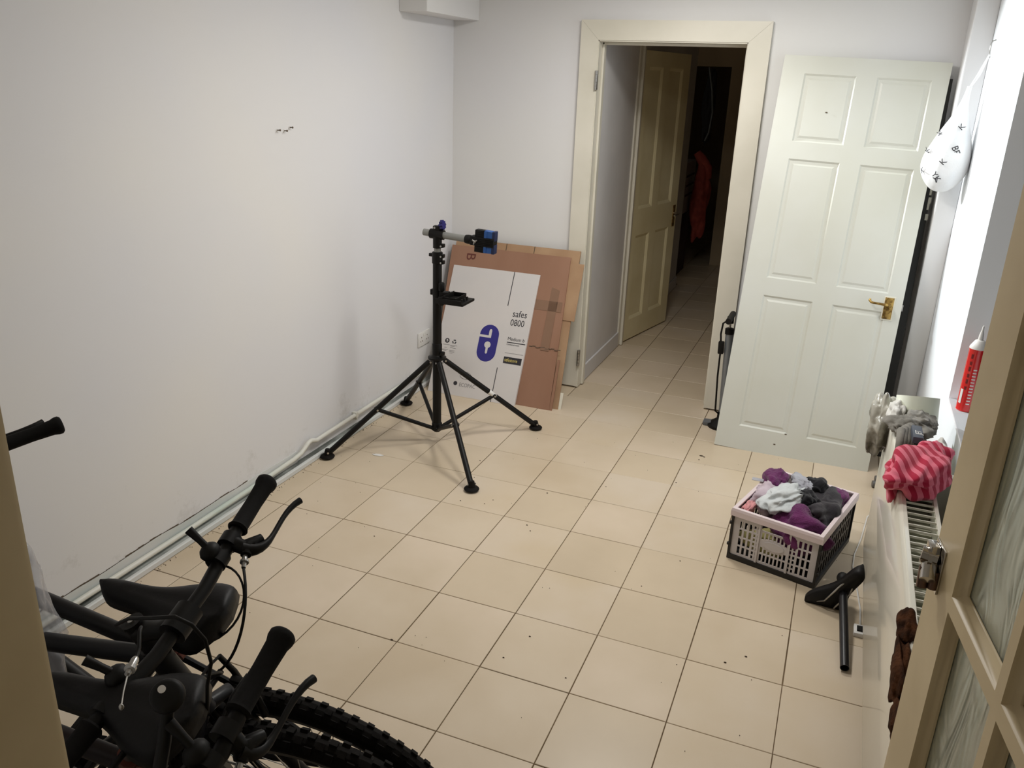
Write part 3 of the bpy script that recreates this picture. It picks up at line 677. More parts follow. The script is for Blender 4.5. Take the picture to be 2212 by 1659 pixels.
def fab(name, rgb, rgb2=None, bump=.5, bscale=90): return mat(name, rgb, 0.95, rgb2=rgb2, vscale=10, bump=bump, bscale=bscale, sheen=.2, spec=.2)
PURP = fab('purple_terry', (112, 50, 100), (84, 36, 78), .9, 160); CHAR = fab('charcoal_cotton', (58, 54, 58), (44, 42, 46)); BLK = fab('black_cotton', (30, 29, 33), (20, 20, 24))
WHT = fab('white_cotton', (212, 216, 216), (198, 204, 206)); GRY = fab('grey_cotton', (176, 178, 186), (160, 160, 168)); LIL = fab('lilac_cotton', (204, 188, 198), (186, 170, 180)); PNK = fab('pink_cotton', (222, 160, 160), (210, 140, 144))
cloth('purple_towel', 'purple towel filling the crate front under the other clothes', 'towel', (.055, -.115, .165), (.115, .10, .085), 11, .16, 2.0, PURP)
cloth('purple_robe', 'purple towelling spilling over the far left corner of the crate', 'towel', (-.125, .085, .225), (.048, .085, .062), 12, .30, 2.0, PURP, (0, .2, .3))
cloth('purple_cloth', 'purple cloth bundle at the far right corner of the crate', 'towel', (.120, .130, .215), (.050, .075, .045), 13, .18, 2.0, PURP)
cloth('charcoal_sweater', 'dark charcoal garment along the right side of the crate', 'clothing', (.100, .020, .200), (.072, .150, .070), 14, .20, 2.2, CHAR)
cloth('black_shirt', 'black garment heaped at the back of the crate', 'clothing', (.020, .120, .225), (.070, .070, .060), 15, .25, 2.2, BLK)
cloth('grey_shirt', 'pale grey garment draped over the black one at the back', 'clothing', (-.012, .085, .265), (.040, .066, .026), 16, .35, 2.4, GRY, (0, .2, .5))
cloth('lilac_top', 'pale lilac garment bunched on the left of the crate', 'clothing', (-.095, -.020, .215), (.070, .095, .050), 17, .32, 2.4, LIL)
cloth('white_tee', 'crumpled white T-shirt on top of the laundry heap', 'clothing', (-.038, -.060, .250), (.062, .108, .040), 18, .42, 2.0, WHT, (.12, 0, -.25))
cloth('black_sock', 'small black cloth tucked beside the white T-shirt', 'clothing', (.036, -.012, .247), (.050, .055, .034), 19, .30, 2.2, BLK)
cloth('pink_cloth', 'sliver of pink cloth at the near left corner of the crate', 'clothing', (-.140, -.150, .210), (.020, .050, .022), 20, .2, 2.0, PNK)
cloth('yellow_top', 'pale yellow garment seen through the slots of the crate front', 'clothing', (-.05, -.165, .085), (.09, .038, .055), 21, .2, 2.0, fab('yellow_cotton', (196, 188, 128)))
cloth('dark_underlayer', 'dark laundry filling the bottom of the crate', 'clothing', (0, .02, .085), (.14, .18, .070), 22, .12, 2.0, fab('dark_mixed', (52, 38, 48)), flat=-.07)
mb = MB(); lb = thing('care_label', 'pale fabric label sticking out left of the purple towelling', 'label', loc=cM @ Vector((-.188, .06, .236)))
mb.box((-.025, -.014, 0), (.022, .014, .0015)); mb.build('fabric_tag', fab('tag_grey', (176, 176, 182)), lb)

# ------------------------------------------------------------------ saddle builder (used by bikes too)
def saddle_mesh(m, L_=.275, wr=.078, wn=.024, drop=.045):
    """nose towards +x, rear at x=-L/2.., top at z=0"""
    mb = MB(); nx, ny = 26, 16; G = []
    for i in range(nx + 1):
        t = i / nx; x = -L_ * .45 + L_ * t
        w = wn + (wr - wn) * (1 / (1 + math.exp((t - .40) * 11)))
        w *= max(.28, (1 - abs((t - .5) / .5) ** 9) ** .5) * (.55 + .45 * min(1, t * 8 + .35))
        row = []
        for j in range(ny + 1):
            a = PI * j / ny; y = w * math.cos(a); s_ = math.sin(a)
            z = -drop * (1 - s_ ** .55) + .010 * ((1 - t) ** 2) + .004 * t
            z -= .004 * math.exp(-(y / .012) ** 2) * (t < .8)
            row.append(mb.v((x, y, z)))
        G.append(row)
    for i in range(nx):
        for j in range(ny): mb.f([G[i][j], G[i + 1][j], G[i + 1][j + 1], G[i][j + 1]])
    lo = []
    for i in range(nx + 1): lo.append((G[i][0], G[i][ny]))
    for i in range(nx): mb.f([lo[i][0], lo[i][1], lo[i + 1][1], lo[i + 1][0]])
    mb.f(G[0][::-1]); mb.f(G[nx])
    return mb
def saddle_rails(): 
    mb = MB()
    for s_ in (-1, 1): mb.tube([(.10, s_ * .010, -.030), (.05, s_ * .022, -.052), (-.04, s_ * .022, -.055), (-.085, s_ * .035, -.035)], .0035, 6)
    return mb
VINYL = mat('saddle_vinyl', (14, 12, 13), 0.5, spec=.25, rgb2=(18, 16, 16), bump=.08, bscale=160)
# loose saddle with seat post, on the floor by the radiator
sp0 = Vector((2.028, 0.452, 0.0185)); sp1 = Vector((2.000, 0.850, 0.100))
ax = (sp1 - sp0).normalized()
sd = thing('bicycle_saddle', 'black bicycle saddle with long seat post lying beside the radiator', 'saddle', loc=(2.0, 0.85, 0))
inv = Matrix.Translation((-2.0, -0.85, 0))
mb = MB(); mb.M = inv; n = 24
a = mb.ring(sp0, ax, .0150, n); b = mb.ring(sp1, ax, .0150, n); u0 = ax.orthogonal().normalized()
a2 = mb.ring(sp0, ax, .0128, n); b2_ = mb.ring(sp0 + ax * .05, ax, .0128, n)
for k in range(n):
    mb.f([a[k], a[(k + 1) % n], b[(k + 1) % n], b[k]]); mb.f([a[k], a2[k], a2[(k + 1) % n], a[(k + 1) % n]]); mb.f([a2[k], b2_[k], b2_[(k + 1) % n], a2[(k + 1) % n]])
mb.f(b2_); mb.f(b)
mb.build('seat_post', mat('post_black', (26, 25, 28), .3), sd, 40)
# saddle: top faces away from post direction (+ax), nose up and towards the camera-right
Sm = inv @ frame(sp1 + ax * .075 + Vector((0, 0, -.008)), (.10, 0.06, .42), ax)
Sm = inv @ frame((1.985, .842, .078), (.10, -.05, .20), ax + Vector((0, 0, -.1)))
o = saddle_mesh(VINYL, drop=.05).build('saddle_shell', VINYL, sd, 179, Sm); saddle_rails().build('rails', STEEL, sd, 60, Sm)
mb = MB(); mb.M = inv; mb.ball(sp1 + ax * .02, (.022, .026, .022), 12, 8); mb.build('post_clamp', BLACKP, sd, 60)

# ------------------------------------------------------------------ radiator
RX0, RX1, RY0, RY1, RZ0, RZ1 = 2.064, 2.168, -0.55, 1.13, 0.13, 0.700
ra = thing('radiator', 'cream panel radiator with slotted top grille under the window', 'radiator', loc=(RX0, 0.3, 0))
ri = Matrix.Translation((-RX0, -0.3, 0))
mb = MB(); mb.M = ri
mb.prism([(RX0, RZ0 + .004), (RX0 + .004, RZ0), (RX0 + .018, RZ0), (RX0 + .018, RZ1 - .004), (RX0 + .014, RZ1 + .001), (RX0 + .006, RZ1 - .001), (RX0, RZ1 - .008)], RY0, RY1, ((1, 0, 0), (0, 0, 1), (0, 1, 0)))
mb.build('front_panel', RAD, ra, 50)
mb = MB(); mb.M = ri; mb.box((RX1 - .012, RY0, RZ0), (RX1, RY1, RZ1 - .004), .003); mb.build('back_panel', RADD, ra)
for yy in (RY0, RY1 - .004):
    mb = MB(); mb.M = ri; mb.box((RX0 + .017, yy, RZ0 + .02), (RX1 - .010, yy + .004, RZ1 - .002), .001); mb.build('end_cover', RAD, ra)
mb = MB(); mb.M = ri
mb.box((RX0 + .010, RY0, RZ1 - .007), (RX0 + .022, RY1, RZ1 + .0015), .0015); mb.box((RX1 - .010, RY0, RZ1 - .007), (RX1 + .001, RY1, RZ1 + .0015), .0015); mb.build('grille_rail', RAD, ra)
mb = MB(); mb.box((0, -.0016, 0), (RX1 - RX0 - .028, .0016, .006)); br = mb.build('grille_bar', RAD, ra); br.matrix_local = Tm(.018, RY0 + .02 - .3, RZ1 - .006)
nb = 48
for k in range(1, nb):
    o = br.copy(); COL.objects.link(o); o.parent = ra; o.matrix_local = Tm(.018, RY0 + .02 + k * (RY1 - RY0 - .04) / (nb - 1) - .3, RZ1 - .006)
mb = MB(); mb.M = ri
for k in range(60):
    y = RY0 + .02 + k * .0275; mb.box((RX0 + .02, y, RZ0 + .03), (RX1 - .014, y + .008, RZ1 - .045))
fo = mb.build('convector_fins', RADD, ra); fo['kind'] = 'stuff'
mb = MB(); mb.M = ri; mb.tube([(RX0 + .05, RY1 + .03, .0), (RX0 + .05, RY1 + .03, .15), (RX0 + .05, RY1 - .01, .165)], .0075, 8); mb.lathe((RX0 + .05, RY1 + .03, .10), (0, 0, 1), [(0, .012), (.01, .017), (.05, .017), (.06, .012)], 12); mb.build('valve', WHITEP, ra, 50)
for y in (-.2, .8):
    mb = MB(); mb.M = ri; mb.box((RX1, y, .25), (XR, y + .04, .60), .003); mb.build('bracket', RAD, ra)

# ------------------------------------------------------------------ window recess, sill, things on it
SILL = mat('sill_paint', (236, 238, 240), 0.4)
w1 = thing('window_1', None, None, loc=(0, 0, 0), kind='structure')
MB().box((XR - .004, WY0, WZ0 - .004), (XR + .21, WY1, WZ0 + .0), .001).build('window_sill', SILL, w1)
mb = MB(); mb.M = Matrix.Rotation(PI / 2, 4, 'Z'); mb.perf((WY0, WY1), (WZ0, WZ1), [(WY0 + .06, (WY0 + WY1) / 2 - .03, WZ0 + .06, WZ1 - .06), ((WY0 + WY1) / 2 + .03, WY1 - .06, WZ0 + .06, WZ1 - .06)], -(XR + .26), -(XR + .20)); mb.build('window_frame', SILL, w1)
GL = mat('window_glass', (20, 24, 30), 0.05, spec=.6)
for (a, b) in ((WY0 + .06, (WY0 + WY1) / 2 - .03), ((WY0 + WY1) / 2 + .03, WY1 - .06)): MB().box((XR + .225, a, WZ0 + .06), (XR + .231, b, WZ1 - .06)).build('pane', GL, w1)
REDC = mat('can_red', (206, 26, 26), 0.25, coat=.4)
cn = thing('spray_can', 'red aerosol can with white shoulder and nozzle on the window sill', 'can', loc=(2.322, 1.268, WZ0))
MB().lathe((0, 0, 0), (0, 0, 1), [(0, .028), (.004, .0305), (.010, .0295), (.235, .0295), (.24, .0305)], 28).build('body', REDC, cn, 40)
MB().lathe((0, 0, .24), (0, 0, 1), [(0, .0305), (.006, .030), (.020, .022), (.030, .016), (.032, .012)], 28).build('shoulder', WHITEP, cn, 40)
MB().lathe((0, 0, .27), (0, 0, 1), [(0, .009), (.02, .008), (.04, .004), (.055, .003)], 16).build('nozzle', WHITEP, cn, 40)
mb = MB()
def wrap(a0, a1, z0, z1, r=.0300, n=5):
    p = [[mb.v((r * math.cos(a0 + (a1 - a0) * k / n), r * math.sin(a0 + (a1 - a0) * k / n), z)) for k in range(n + 1)] for z in (z0, z1)]
    for k in range(n): mb.f([p[0][k], p[0][k + 1], p[1][k + 1], p[1][k]])
wrap(math.radians(205), math.radians(226), .030, .085)
for k in range(12): wrap(math.radians(262), math.radians(285), .03 + .012 * k, .034 + .012 * k)
mb.build('white_print', WHITEP, cn)
mb = MB()
for k in range(6): wrap(math.radians(228), math.radians(243), .085 + k * .024, .085 + k * .024 + .013 + .004 * (k % 2))
mb.build('dark_print', mat('dark_red_print', (110, 14, 16), .4), cn)

# hook and drawstring bag on the right wall
hk = tag(thing('wall_hook', 'small metal hook holding the drawstring bag on the right wall', 'hook', loc=(XR, 2.315, 2.0)))
mb = MB(); mb.tube([(0, 0, .02), (-.012, 0, .015), (-.018, -.006, 0), (-.016, -.008, -.03), (-.012, -.004, -.05), (-.02, 0, -.06)], .003, 6); mb.build('hook_wire', STEEL, hk, 60)
db = thing('drawstring_bag', 'white drawstring bag with black letter print hanging on the right wall', 'bag', loc=(2.178, 2.31, 1.60))
BAGM = fab('bag_white', (240, 240, 240), (232, 234, 236), .3, 60)
def bagr(t):
    if t < .72: q = t / .72; return .10 + .90 * (q * q * (3 - 2 * q)) ** 1.15
    return math.sqrt(max(0, 1 - ((t - .72) / .28) ** 2))
bb = bmesh.new(); bmesh.ops.create_uvsphere(bb, u_segments=48, v_segments=40, radius=1)
for v in bb.verts:
    n = v.co.copy(); t = (1 - n.z) / 2
    z = .23 - .46 * t
    r = bagr(t)
    a = math.atan2(n.y, n.x); h = math.hypot(n.x, n.y)
    pl_ = 1 + .10 * math.cos(a * 9 + 2) * max(0, .6 - t) + .06 * noise.noise(n * 3)
    rr_ = r * pl_ if h > 1e-5 else 0
    v.co = Vector((.098 * rr_ * math.cos(a) + .050 * max(0, .75 - t), .090 * rr_ * math.sin(a), z))
mb = MB(); mb._merge(bb); bgo = mb.build('pouch', BAGM, db, 179)
mb = MB(); mb.tube([(.088, .005, .36), (.06, .003, .28), (.037, .0, .222)], .004, 6); mb.tube([(.088, -.004, .36), (.068, -.004, .28), (.040, .0, .222)], .003, 6); mb.build('drawstring', BAGM, db, 60)
def bagpt(th_, z):
    t = (.23 - z) / .46; r = bagr(t)
    return Vector((.098 * r * math.cos(th_) + .050 * max(0, .75 - t), .090 * r * math.sin(th_), z)), Vector((math.cos(th_), math.sin(th_), -.25)).normalized()
for s_, a_, z_, ro in (('K', 285, .045, .9), ('BE', 268, -.025, -1.1), ('K', 262, -.105, .9), ('K', 222, .03, 2.2), ('K', 214, -.06, 1.2), ('YK', 238, -.145, -.9), ('K', 205, -.150, .4), ('Y', 245, -.185, .3)):
    p, n = bagpt(math.radians(a_), z_)
    Mx = frame(p + n * .007, Vector((0, 0, 1)).cross(n), n) @ Matrix.Rotation(ro, 4, 'Z')
    text_obj('letter', s_, .038, INK, db, Mx)

# ------------------------------------------------------------------ things on the radiator
ZT = RZ1 + .002
# striped towel: a draped bundle with stripe texture
ST = bpy.data.materials.new('striped_terry'); ST.use_nodes = True; nt = ST.node_tree; N = nt.nodes; L = nt.links
b = N['Principled BSDF']; b.inputs['Roughness'].default_value = .95; b.inputs['Sheen Weight'].default_value = .2
tc = N.new('ShaderNodeTexCoord'); mp = N.new('ShaderNodeMapping'); mp.inputs['Rotation'].default_value = (0, 0.15, -0.45); L.new(tc.outputs['Object'], mp.inputs[0])
wv = N.new('ShaderNodeTexWave'); wv.inputs['Scale'].default_value = 10.0; wv.inputs['Distortion'].default_value = 0.5; wv.inputs['Detail Scale'].default_value = 2.0; wv.inputs['Detail'].default_value = 1.0
L.new(mp.outputs[0], wv.inputs[0]); rp = N.new('ShaderNodeValToRGB'); rp.color_ramp.interpolation = 'CONSTANT'
rp.color_ramp.elements[0].color = lin((190, 26, 66)) + (1,); rp.color_ramp.elements[1].position = .5; rp.color_ramp.elements[1].color = lin((240, 122, 144)) + (1,)
L.new(wv.outputs[0], rp.inputs[0]); L.new(rp.outputs[0], b.inputs['Base Color'])
nz = N.new('ShaderNodeTexNoise'); nz.inputs['Scale'].default_value = 150; bp = N.new('ShaderNodeBump'); bp.inputs['Strength'].default_value = .5; bp.inputs['Distance'].default_value = .003
L.new(nz.outputs[0], bp.inputs['Height']); L.new(bp.outputs[0], b.inputs['Normal'])
tw_ = thing('striped_towel', 'crumpled pink and red striped towel on top of the radiator', 'towel', loc=(2.115, 0.47, ZT))
crumple('fabric', (0, 0, .045), (.080, .140, .058), 31, .30, 1.25, ST, tw_, 5, 0.0, (0, 0, -.35))
crumple('fold', (.042, .11, .05), (.055, .055, .045), 33, .25, 1.2, ST, tw_, 4, 0.0)
crumple('hanging_edge', (-.062, .02, -.004), (.018, .090, .050), 34, .2, 1.2, ST, tw_, 4)
# grey work gloves, cloths and tape
GLV = fab('glove_grey', (150, 146, 138), (110, 106, 98), .6, 50); GLW = fab('rag_white', (216, 214, 208), (180, 176, 166), .4, 50)
PLB = mat('clear_bag', (176, 172, 160), 0.25, rgb2=(86, 80, 66), vscale=9, ramp=(.4, .6), bump=.6, bscale=25, alpha=.93)
rb = thing('plastic_bag', 'crumpled translucent bag of grey-brown things, off the radiator end', 'bag', loc=(2.040, 1.09, .585))
crumple('bag_film', (0, 0, .06), (.042, .085, .115), 41, .22, 2.2, PLB, rb, 5)
gl1 = thing('work_glove', 'grey work glove draped over the radiator edge, beside the striped towel', 'glove', loc=(2.085, .78, ZT))
mb = MB()
for k, (y, l) in enumerate(((-.035, .09), (-.012, .10), (.012, .10), (.036, .085))):
    mb.tube([(.0 + .01 * k, y + .08, .03), (-.005 + .01 * k, y * .8 + .03, .045), (-.008 + .012 * k, y * .6 - .03, .022), (-.012 + .012 * k, y * .5 - .06, .006)], [.013, .014, .012, .009], 8)
mb.build('fingers', GLV, gl1, 179); crumple('palm', (.0, .10, .03), (.045, .06, .028), 42, .25, 2.2, GLV, gl1, 4, 0.0)
gl2 = thing('white_rag', 'white rag knotted among the gloves beside the plastic bag', 'rag', loc=(2.075, .98, ZT))
crumple('fabric', (0, 0, .035), (.028, .06, .036), 43, .35, 2.4, GLW, gl2, 4)
gl3 = thing('grey_cloth', 'grey cloth lying under the tape roll on the radiator', 'cloth', loc=(2.135, .93, ZT))
crumple('fabric', (0, 0, .028), (.055, .12, .03), 44, .35, 2.4, GLV, gl3, 5, 0.0)
gl4 = thing('white_cloth', 'rounded white cloth at the wall side of the radiator top', 'cloth', loc=(2.195, .70, ZT))
crumple('fabric', (0, 0, .02), (.020, .09, .045), 45, .10, 1.8, GLW, gl4, 4)
bc = thing('battery_box', 'small slate-blue box with white lettering lying between the gloves', 'box', loc=(2.125, .755, ZT + .05))
MB().box((-.016, -.055, -.012), (.016, .055, .012), .004).build('case', mat('slate_blue', (74, 80, 92), .5), bc, 40)
text_obj('lettering', 'JET', .026, WHITEP, bc, Tm(.010, -.030, .0125) @ Matrix.Rotation(PI / 2, 4, 'Z'))
TAPE = mat('tape_cream', (240, 242, 228), 0.45, rgb2=(228, 232, 212), vscale=5, spec=.5)
tp = thing('tape_roll', 'large roll of cream tape standing at the far radiator end', 'tape', Matrix.Translation((2.140, 1.04, .742)) @ Matrix.Rotation(.18, 4, 'Z') @ Matrix.Rotation(-.35, 4, 'X') @ Matrix.Scale(1.35, 4))
mb = MB(); n = 40
R4 = [mb.ring((0, 0, h), (0, 0, 1), r, n, Vector((1, 0, 0))) for (h, r) in ((-.032, .052), (.032, .052), (.032, .034), (-.032, .034))]
for a, b in zip(R4, R4[1:] + R4[:1]):
    for k in range(n): mb.f([a[k], a[(k + 1) % n], b[(k + 1) % n], b[k]])
mb.build('tape_winding', TAPE, tp, 40)
mb = MB(); R4 = [mb.ring((0, 0, h), (0, 0, 1), r, n, Vector((1, 0, 0))) for (h, r) in ((-.0325, .0338), (.0325, .0338), (.0325, .0305), (-.0325, .0305))]
for a, b in zip(R4, R4[1:] + R4[:1]):
    for k in range(n): mb.f([a[k], a[(k + 1) % n], b[(k + 1) % n], b[k]])
mb.build('core', CARD2, tp, 40)
# dark brown fluffy thing at the near end of the radiator
FLF = mat('brown_fleece', (84, 52, 32), .95, rgb2=(46, 28, 18), vscale=30, bump=1.0, bscale=120, spec=.1)
ff = thing('brown_fleece', 'dark brown fluffy fleece hanging over the radiator near the glazed door', 'clothing', loc=(2.050, -.43, .655))
crumple('fabric', (0, 0, 0), (.016, .10, .055), 51, .22, 2.2, FLF, ff, 4); crumple('fold', (.012, .12, .045), (.02, .05, .03), 52, .22, 2.2, FLF, ff, 4); crumple('fold', (.0, -.11, -.03), (.014, .05, .04), 53, .22, 2.2, FLF, ff, 4)

# things on the floor by the radiator
cb_ = MB(); cb_.tube([(2.14, 1.72, .004), (2.10, 1.62, .004), (2.075, 1.40, .004), (2.05, 1.25, .004), (2.045, 1.15, .004), (2.06, 1.02, .004), (2.075, .85, .004), (2.075, .74, .006)], .0032, 6)
o = cb_.build('white_cable', WHITEP, None, 60); tag(o, 'white cable running along the floor beside the radiator', 'cable')
pg = thing('mains_plug', 'white mains plug with black front lying behind the seat post', 'plug', loc=(2.075, .70, 0))
MB().box((-.022, -.03, 0), (.022, .03, .018), .005).build('plug_body', WHITEP, pg, 40); MB().box((-.012, -.018, .018), (.012, .012, .024), .002).build('plug_cover', BLACKP, pg, 40)
GP = mat('grey_hose', (96, 94, 92), .5)
hs = thing('pipe_bundle', 'short bundle of grey pipes on the floor behind the unhung door', 'pipes', loc=(2.19, 1.98, 0))
for k in range(3):
    MB().cyl((-.07 + .01 * k, -.02 + .035 * k, .018 + .012 * (k == 1)), (.07, .0 + .035 * k, .018 + .012 * (k == 1)), .0165, n=14).build('pipe', GP, hs, 40)
# floor crumbs
CRB = mat('crumb_dark', (60, 46, 32), .9)
mb = MB()
def gzp(x, y, r): mb.ball((x, y, .0015), (r, r * .6, .0016), 6, 4, Matrix.Identity(4))
for (x, y, r) in ((1.303, 1.953, .011), (1.318, 1.945, .006), (1.300, 1.90, .004), (1.245, 1.59, .004), (.74, .905, .004), (.77, .865, .003), (.52, 1.05, .003), (.50, 1.0, .003), (.30, 1.40, .004), (.35, 1.22, .003), (.60, -.01, .0055), (1.02, .20, .004), (.98, .06, .004), (1.72, .40, .005), (1.66, .34, .005), (1.20, .05, .003), (1.30, .66, .003), (.72, 1.22, .004), (.95, 1.4, .003), (.2, .55, .003), (1.4, .9, .003), (.39, .98, .003)): gzp(x, y, r)
for k in range(60):
    gzp(random.uniform(-.40, 2.0), random.uniform(-.4, 2.1), random.uniform(.0008, .0018))
for k in range(120): gzp(XL + .045 + abs(random.gauss(0, .012)), random.uniform(-.6, 2.3), random.uniform(.001, .003))
o = mb.build('crumbs', CRB); tag(o, 'dark crumbs and grit scattered over the tiled floor', 'crumbs', kind='stuff')
sc_ = thing('paper_scrap', 'torn white paper scrap on the floor left of the stand', 'paper', loc=(-.188, 1.238, .001))
mb = MB(); mb.prism([(-.03, -.006), (-.012, -.014), (.018, -.010), (.032, .004), (.006, .012), (-.014, .006)], 0, .002, ((1, 0, 0), (0, 1, 0), (0, 0, 1))); mb.build('scrap', WHITEP, sc_)

# ------------------------------------------------------------------ bicycles
def Rot(axis, a): return Matrix.Rotation(a, 4, axis)
ALU = mat('dull_alloy', (112, 110, 106), .4, metal=.7); GRIP = mat('grip_rubber', (16, 14, 13), .85, bump=.15, bscale=140, spec=.2)
def make_wheel(name, root, x, S, m_rim, knobs=64, r_t=.0245, chunky=False):
    R_ = .3245; hz = .349
    base = S @ Tm(x, 0, hz)
    mb = MB(); n = 56
    prof = [(.289, -.012), (.289, .012), (.300, .013), (.304, .010), (.304, -.010), (.300, -.013)]
    rings = [[mb.v((r * math.cos(2 * PI * k / n), y, r * math.sin(2 * PI * k / n))) for k in range(n)] for r, y in prof]
    for a, b in zip(rings, rings[1:] + rings[:1]):
        for k in range(n): mb.f([a[k], a[(k + 1) % n], b[(k + 1) % n], b[k]])
    w = mb.build(name, m_rim, root, 40, base)
    mb = MB(); pt = [(R_ * math.cos(2 * PI * k / 72), 0, R_ * math.sin(2 * PI * k / 72)) for k in range(72)]
    mb.tube(pt, r_t - .002, 16, True)
    nk = knobs
    for k in range(nk):
        for row, ph in (((-.62), 0), ((0.0), .5), ((.62), 0)) if not chunky else (((-.8), 0), ((-.28), .5), ((.28), 0), ((.8), .5)):
            a = 2 * PI * (k + ph) / nk; q = row
            c = Vector(((R_ + (r_t - .003) * math.cos(q)) * math.cos(a), (r_t - .003) * math.sin(q), (R_ + (r_t - .003) * math.cos(q)) * math.sin(a)))
            nrm = Vector((math.cos(q) * math.cos(a), math.sin(q), math.cos(q) * math.sin(a))); tan = Vector((-math.sin(a), 0, math.cos(a)))
            s_ = .0062 if chunky else .0048; l = .0075 if chunky else .0070
            mb.box((-l, -s_, 0), (l, s_, .0062 if chunky else .0048), 0, frame(c, tan, nrm))
    mb.build('tire', RUBBER, w)
    mb = MB(); mb.cyl((0, -.045, 0), (0, .045, 0), .012, n=14); mb.cyl((0, -.030, 0), (0, -.026, 0), .026, n=16); mb.cyl((0, .026, 0), (0, .030, 0), .026, n=16); mb.cyl((0, -.062, 0), (0, .062, 0), .005, n=8); mb.build('hub', ALU, w, 40)
    sp = MB(); sp.cyl((0, .026, .0), (.290, .002, 0), .0011, n=5); s0 = sp.build('spoke', STEEL, w)
    me = s0.data; me2 = me.copy(); me2.transform(Matrix.Diagonal((1, -1, 1, 1)))
    k0 = 0
    for k in range(28):
        o_ = s0 if k == 0 else bpy.data.objects.new('spoke', me if k % 2 == 0 else me2)
        if k: COL.objects.link(o_); o_.parent = w
        a = 2 * PI * k / 28; tw = (.10 if (k // 2) % 2 else -.10)
        o_.matrix_local = Rot('Y', a)
    return w
def make_bike(label, M, steer, mf, bar_half=.30, seat_z=.92, lev=True, chunky=False, rise=0.0, barrel=True, grip_m=None, bell=False, drop=-.25):
    root = thing('bicycle', label, 'bicycle', M, group=None)
    def bp_(mb, nm, m_, par=root, sm=40): return mb.build(nm, m_, par, sm)
    I = Matrix.Identity(4)
    bb_c = Vector((.42, 0, .30)); st = Vector((.275, 0, .735)); ht = Vector((.825, 0, .885)); hb_ = Vector((.868, 0, .745)); rh = Vector((0, 0, .349)); fh = Vector((1.05, 0, .349))
    sax = (ht - hb_).normalized()
    S = Matrix.Translation(hb_) @ Matrix.Rotation(steer, 4, sax) @ Matrix.Translation(-hb_)
    make_wheel('rear_wheel', root, 0, I, ALU, chunky=chunky, knobs=52 if chunky else 66)
    make_wheel('front_wheel', root, 1.05, S, ALU, chunky=chunky, knobs=52 if chunky else 66)
    mb = MB(); mb.cyl(bb_c, st + (st - bb_c).normalized() * .03, .0165, n=16); mb.cyl(st, ht - sax * .03, .0175, n=16); mb.cyl(bb_c, hb_ + sax * .02, .0205, n=16); mb.cyl(hb_, ht, .0215, n=18); mb.cyl((.42, -.036, .30), (.42, .036, .30), .021, n=16)
    for s_ in (-1, 1):
        mb.tube([bb_c + Vector((-.02, s_ * .03, 0)), (.24, s_ * .045, .315), (.0, s_ * .066, .349)], .0095, 8); mb.tube([st + Vector((0, s_ * .012, -.02)), (.19, s_ * .042, .60), (.0, s_ * .066, .349)], .0075, 8)
    mb.cyl((.225, -.045, .64), (.225, .045, .64), .007, n=8)
    fr = bp_(mb, 'frame', mf)
    mb = MB(); p = st + (st - bb_c).normalized() * .02; mb.cyl(p, p + (st - bb_c).normalized() * .02, .022, n=14); mb.cyl(p + Vector((-.028, -.012, .005)), p + Vector((-.028, .014, .005)), .008, n=10); bp_(mb, 'seat_clamp', mat('red_bolt_steel', (110, 66, 56), .35, metal=.6))
    sa = (st - bb_c).normalized(); top = Vector((st.x + sa.x * (seat_z - .06 - st.z) / sa.z, 0, seat_z - .055))
    bp_(MB().cyl(st, top, .0135, n=14), 'seat_post', ALU)
    so_ = saddle_mesh(VINYL).build('saddle', VINYL, root, 179, Tm(top.x - .012, 0, seat_z)); saddle_rails().build('rails', STEEL, so_, 60)
    # crankset
    mb = MB(); mb.cyl((.42, -.048, .30), (.42, -.044, .30), .085, n=40); mb.cyl((.42, -.055, .30), (.42, -.040, .30), .03, n=20); bp_(mb, 'chainring', ALU)
    ca = .6
    for s_, a in ((-1, ca), (1, ca + PI)):
        e = Vector((.42 + .17 * math.cos(a), s_ * .066, .30 + .17 * math.sin(a)))
        mb = MB(); mb.tube([(.42, s_ * .052, .30), e], [.014, .010], 8); cr_ = bp_(mb, 'crank', BLACKM)
        mb = MB(); mb.cyl(e, e + Vector((0, s_ * .09, 0)), .008, n=8)
        for dx in (-.028, .028): mb.box((e.x + dx - .006, e.y + s_ * .05 - .04, e.z - .009), (e.x + dx + .006, e.y + s_ * .05 + .04, e.z + .009), .002)
        for dy in (.012, .088): mb.box((e.x - .03, e.y + s_ * dy - .005, e.z - .009), (e.x + .03, e.y + s_ * dy + .005, e.z + .009), .002)
        bp_(mb, 'pedal', BLACKP, cr_)
    mb = MB(); mb.tube([(.42, -.046, .385), (0, -.046, .385), (-.034, -.046, .36), (-.03, -.046, .33), (.02, -.046, .28), (.40, -.046, .215)], .0035, 6); bp_(mb, 'chain', STEEL, root, 60)
    mb = MB()
    for k, r_ in enumerate((.042, .036, .030, .025)): mb.cyl((0, -.040 - k * .005, .349), (0, -.042 - k * .005, .349), r_, n=24)
    bp_(mb, 'cassette', ALU)
    mb = MB(); mb.box((-.01, -.06, .20), (.03, -.048, .30), .005); mb.cyl((.01, -.054, .215), (.01, -.044, .215), .022, n=14); mb.cyl((.015, -.054, .285), (.015, -.044, .285), .022, n=14); bp_(mb, 'derailleur', BLACKP)
    # rear v-brake
    mb = MB()
    for s_ in (-1, 1): mb.tube([(.17, s_ * .040, .60), (.185, s_ * .042, .66), (.20, s_ * .036, .712)], [.008, .007, .006], 8); mb.box((.158, s_ * .030 - .007, .645), (.186, s_ * .030 + .007, .657), .002)
    mb.tube([(.20, -.036, .712), (.20, .0, .722), (.20, .050, .716)], .003, 6); bp_(mb, 'rear_brake', BLACKM, root, 50)
    # steered assembly
    def sm_(): q = MB(); q.M = S; return q
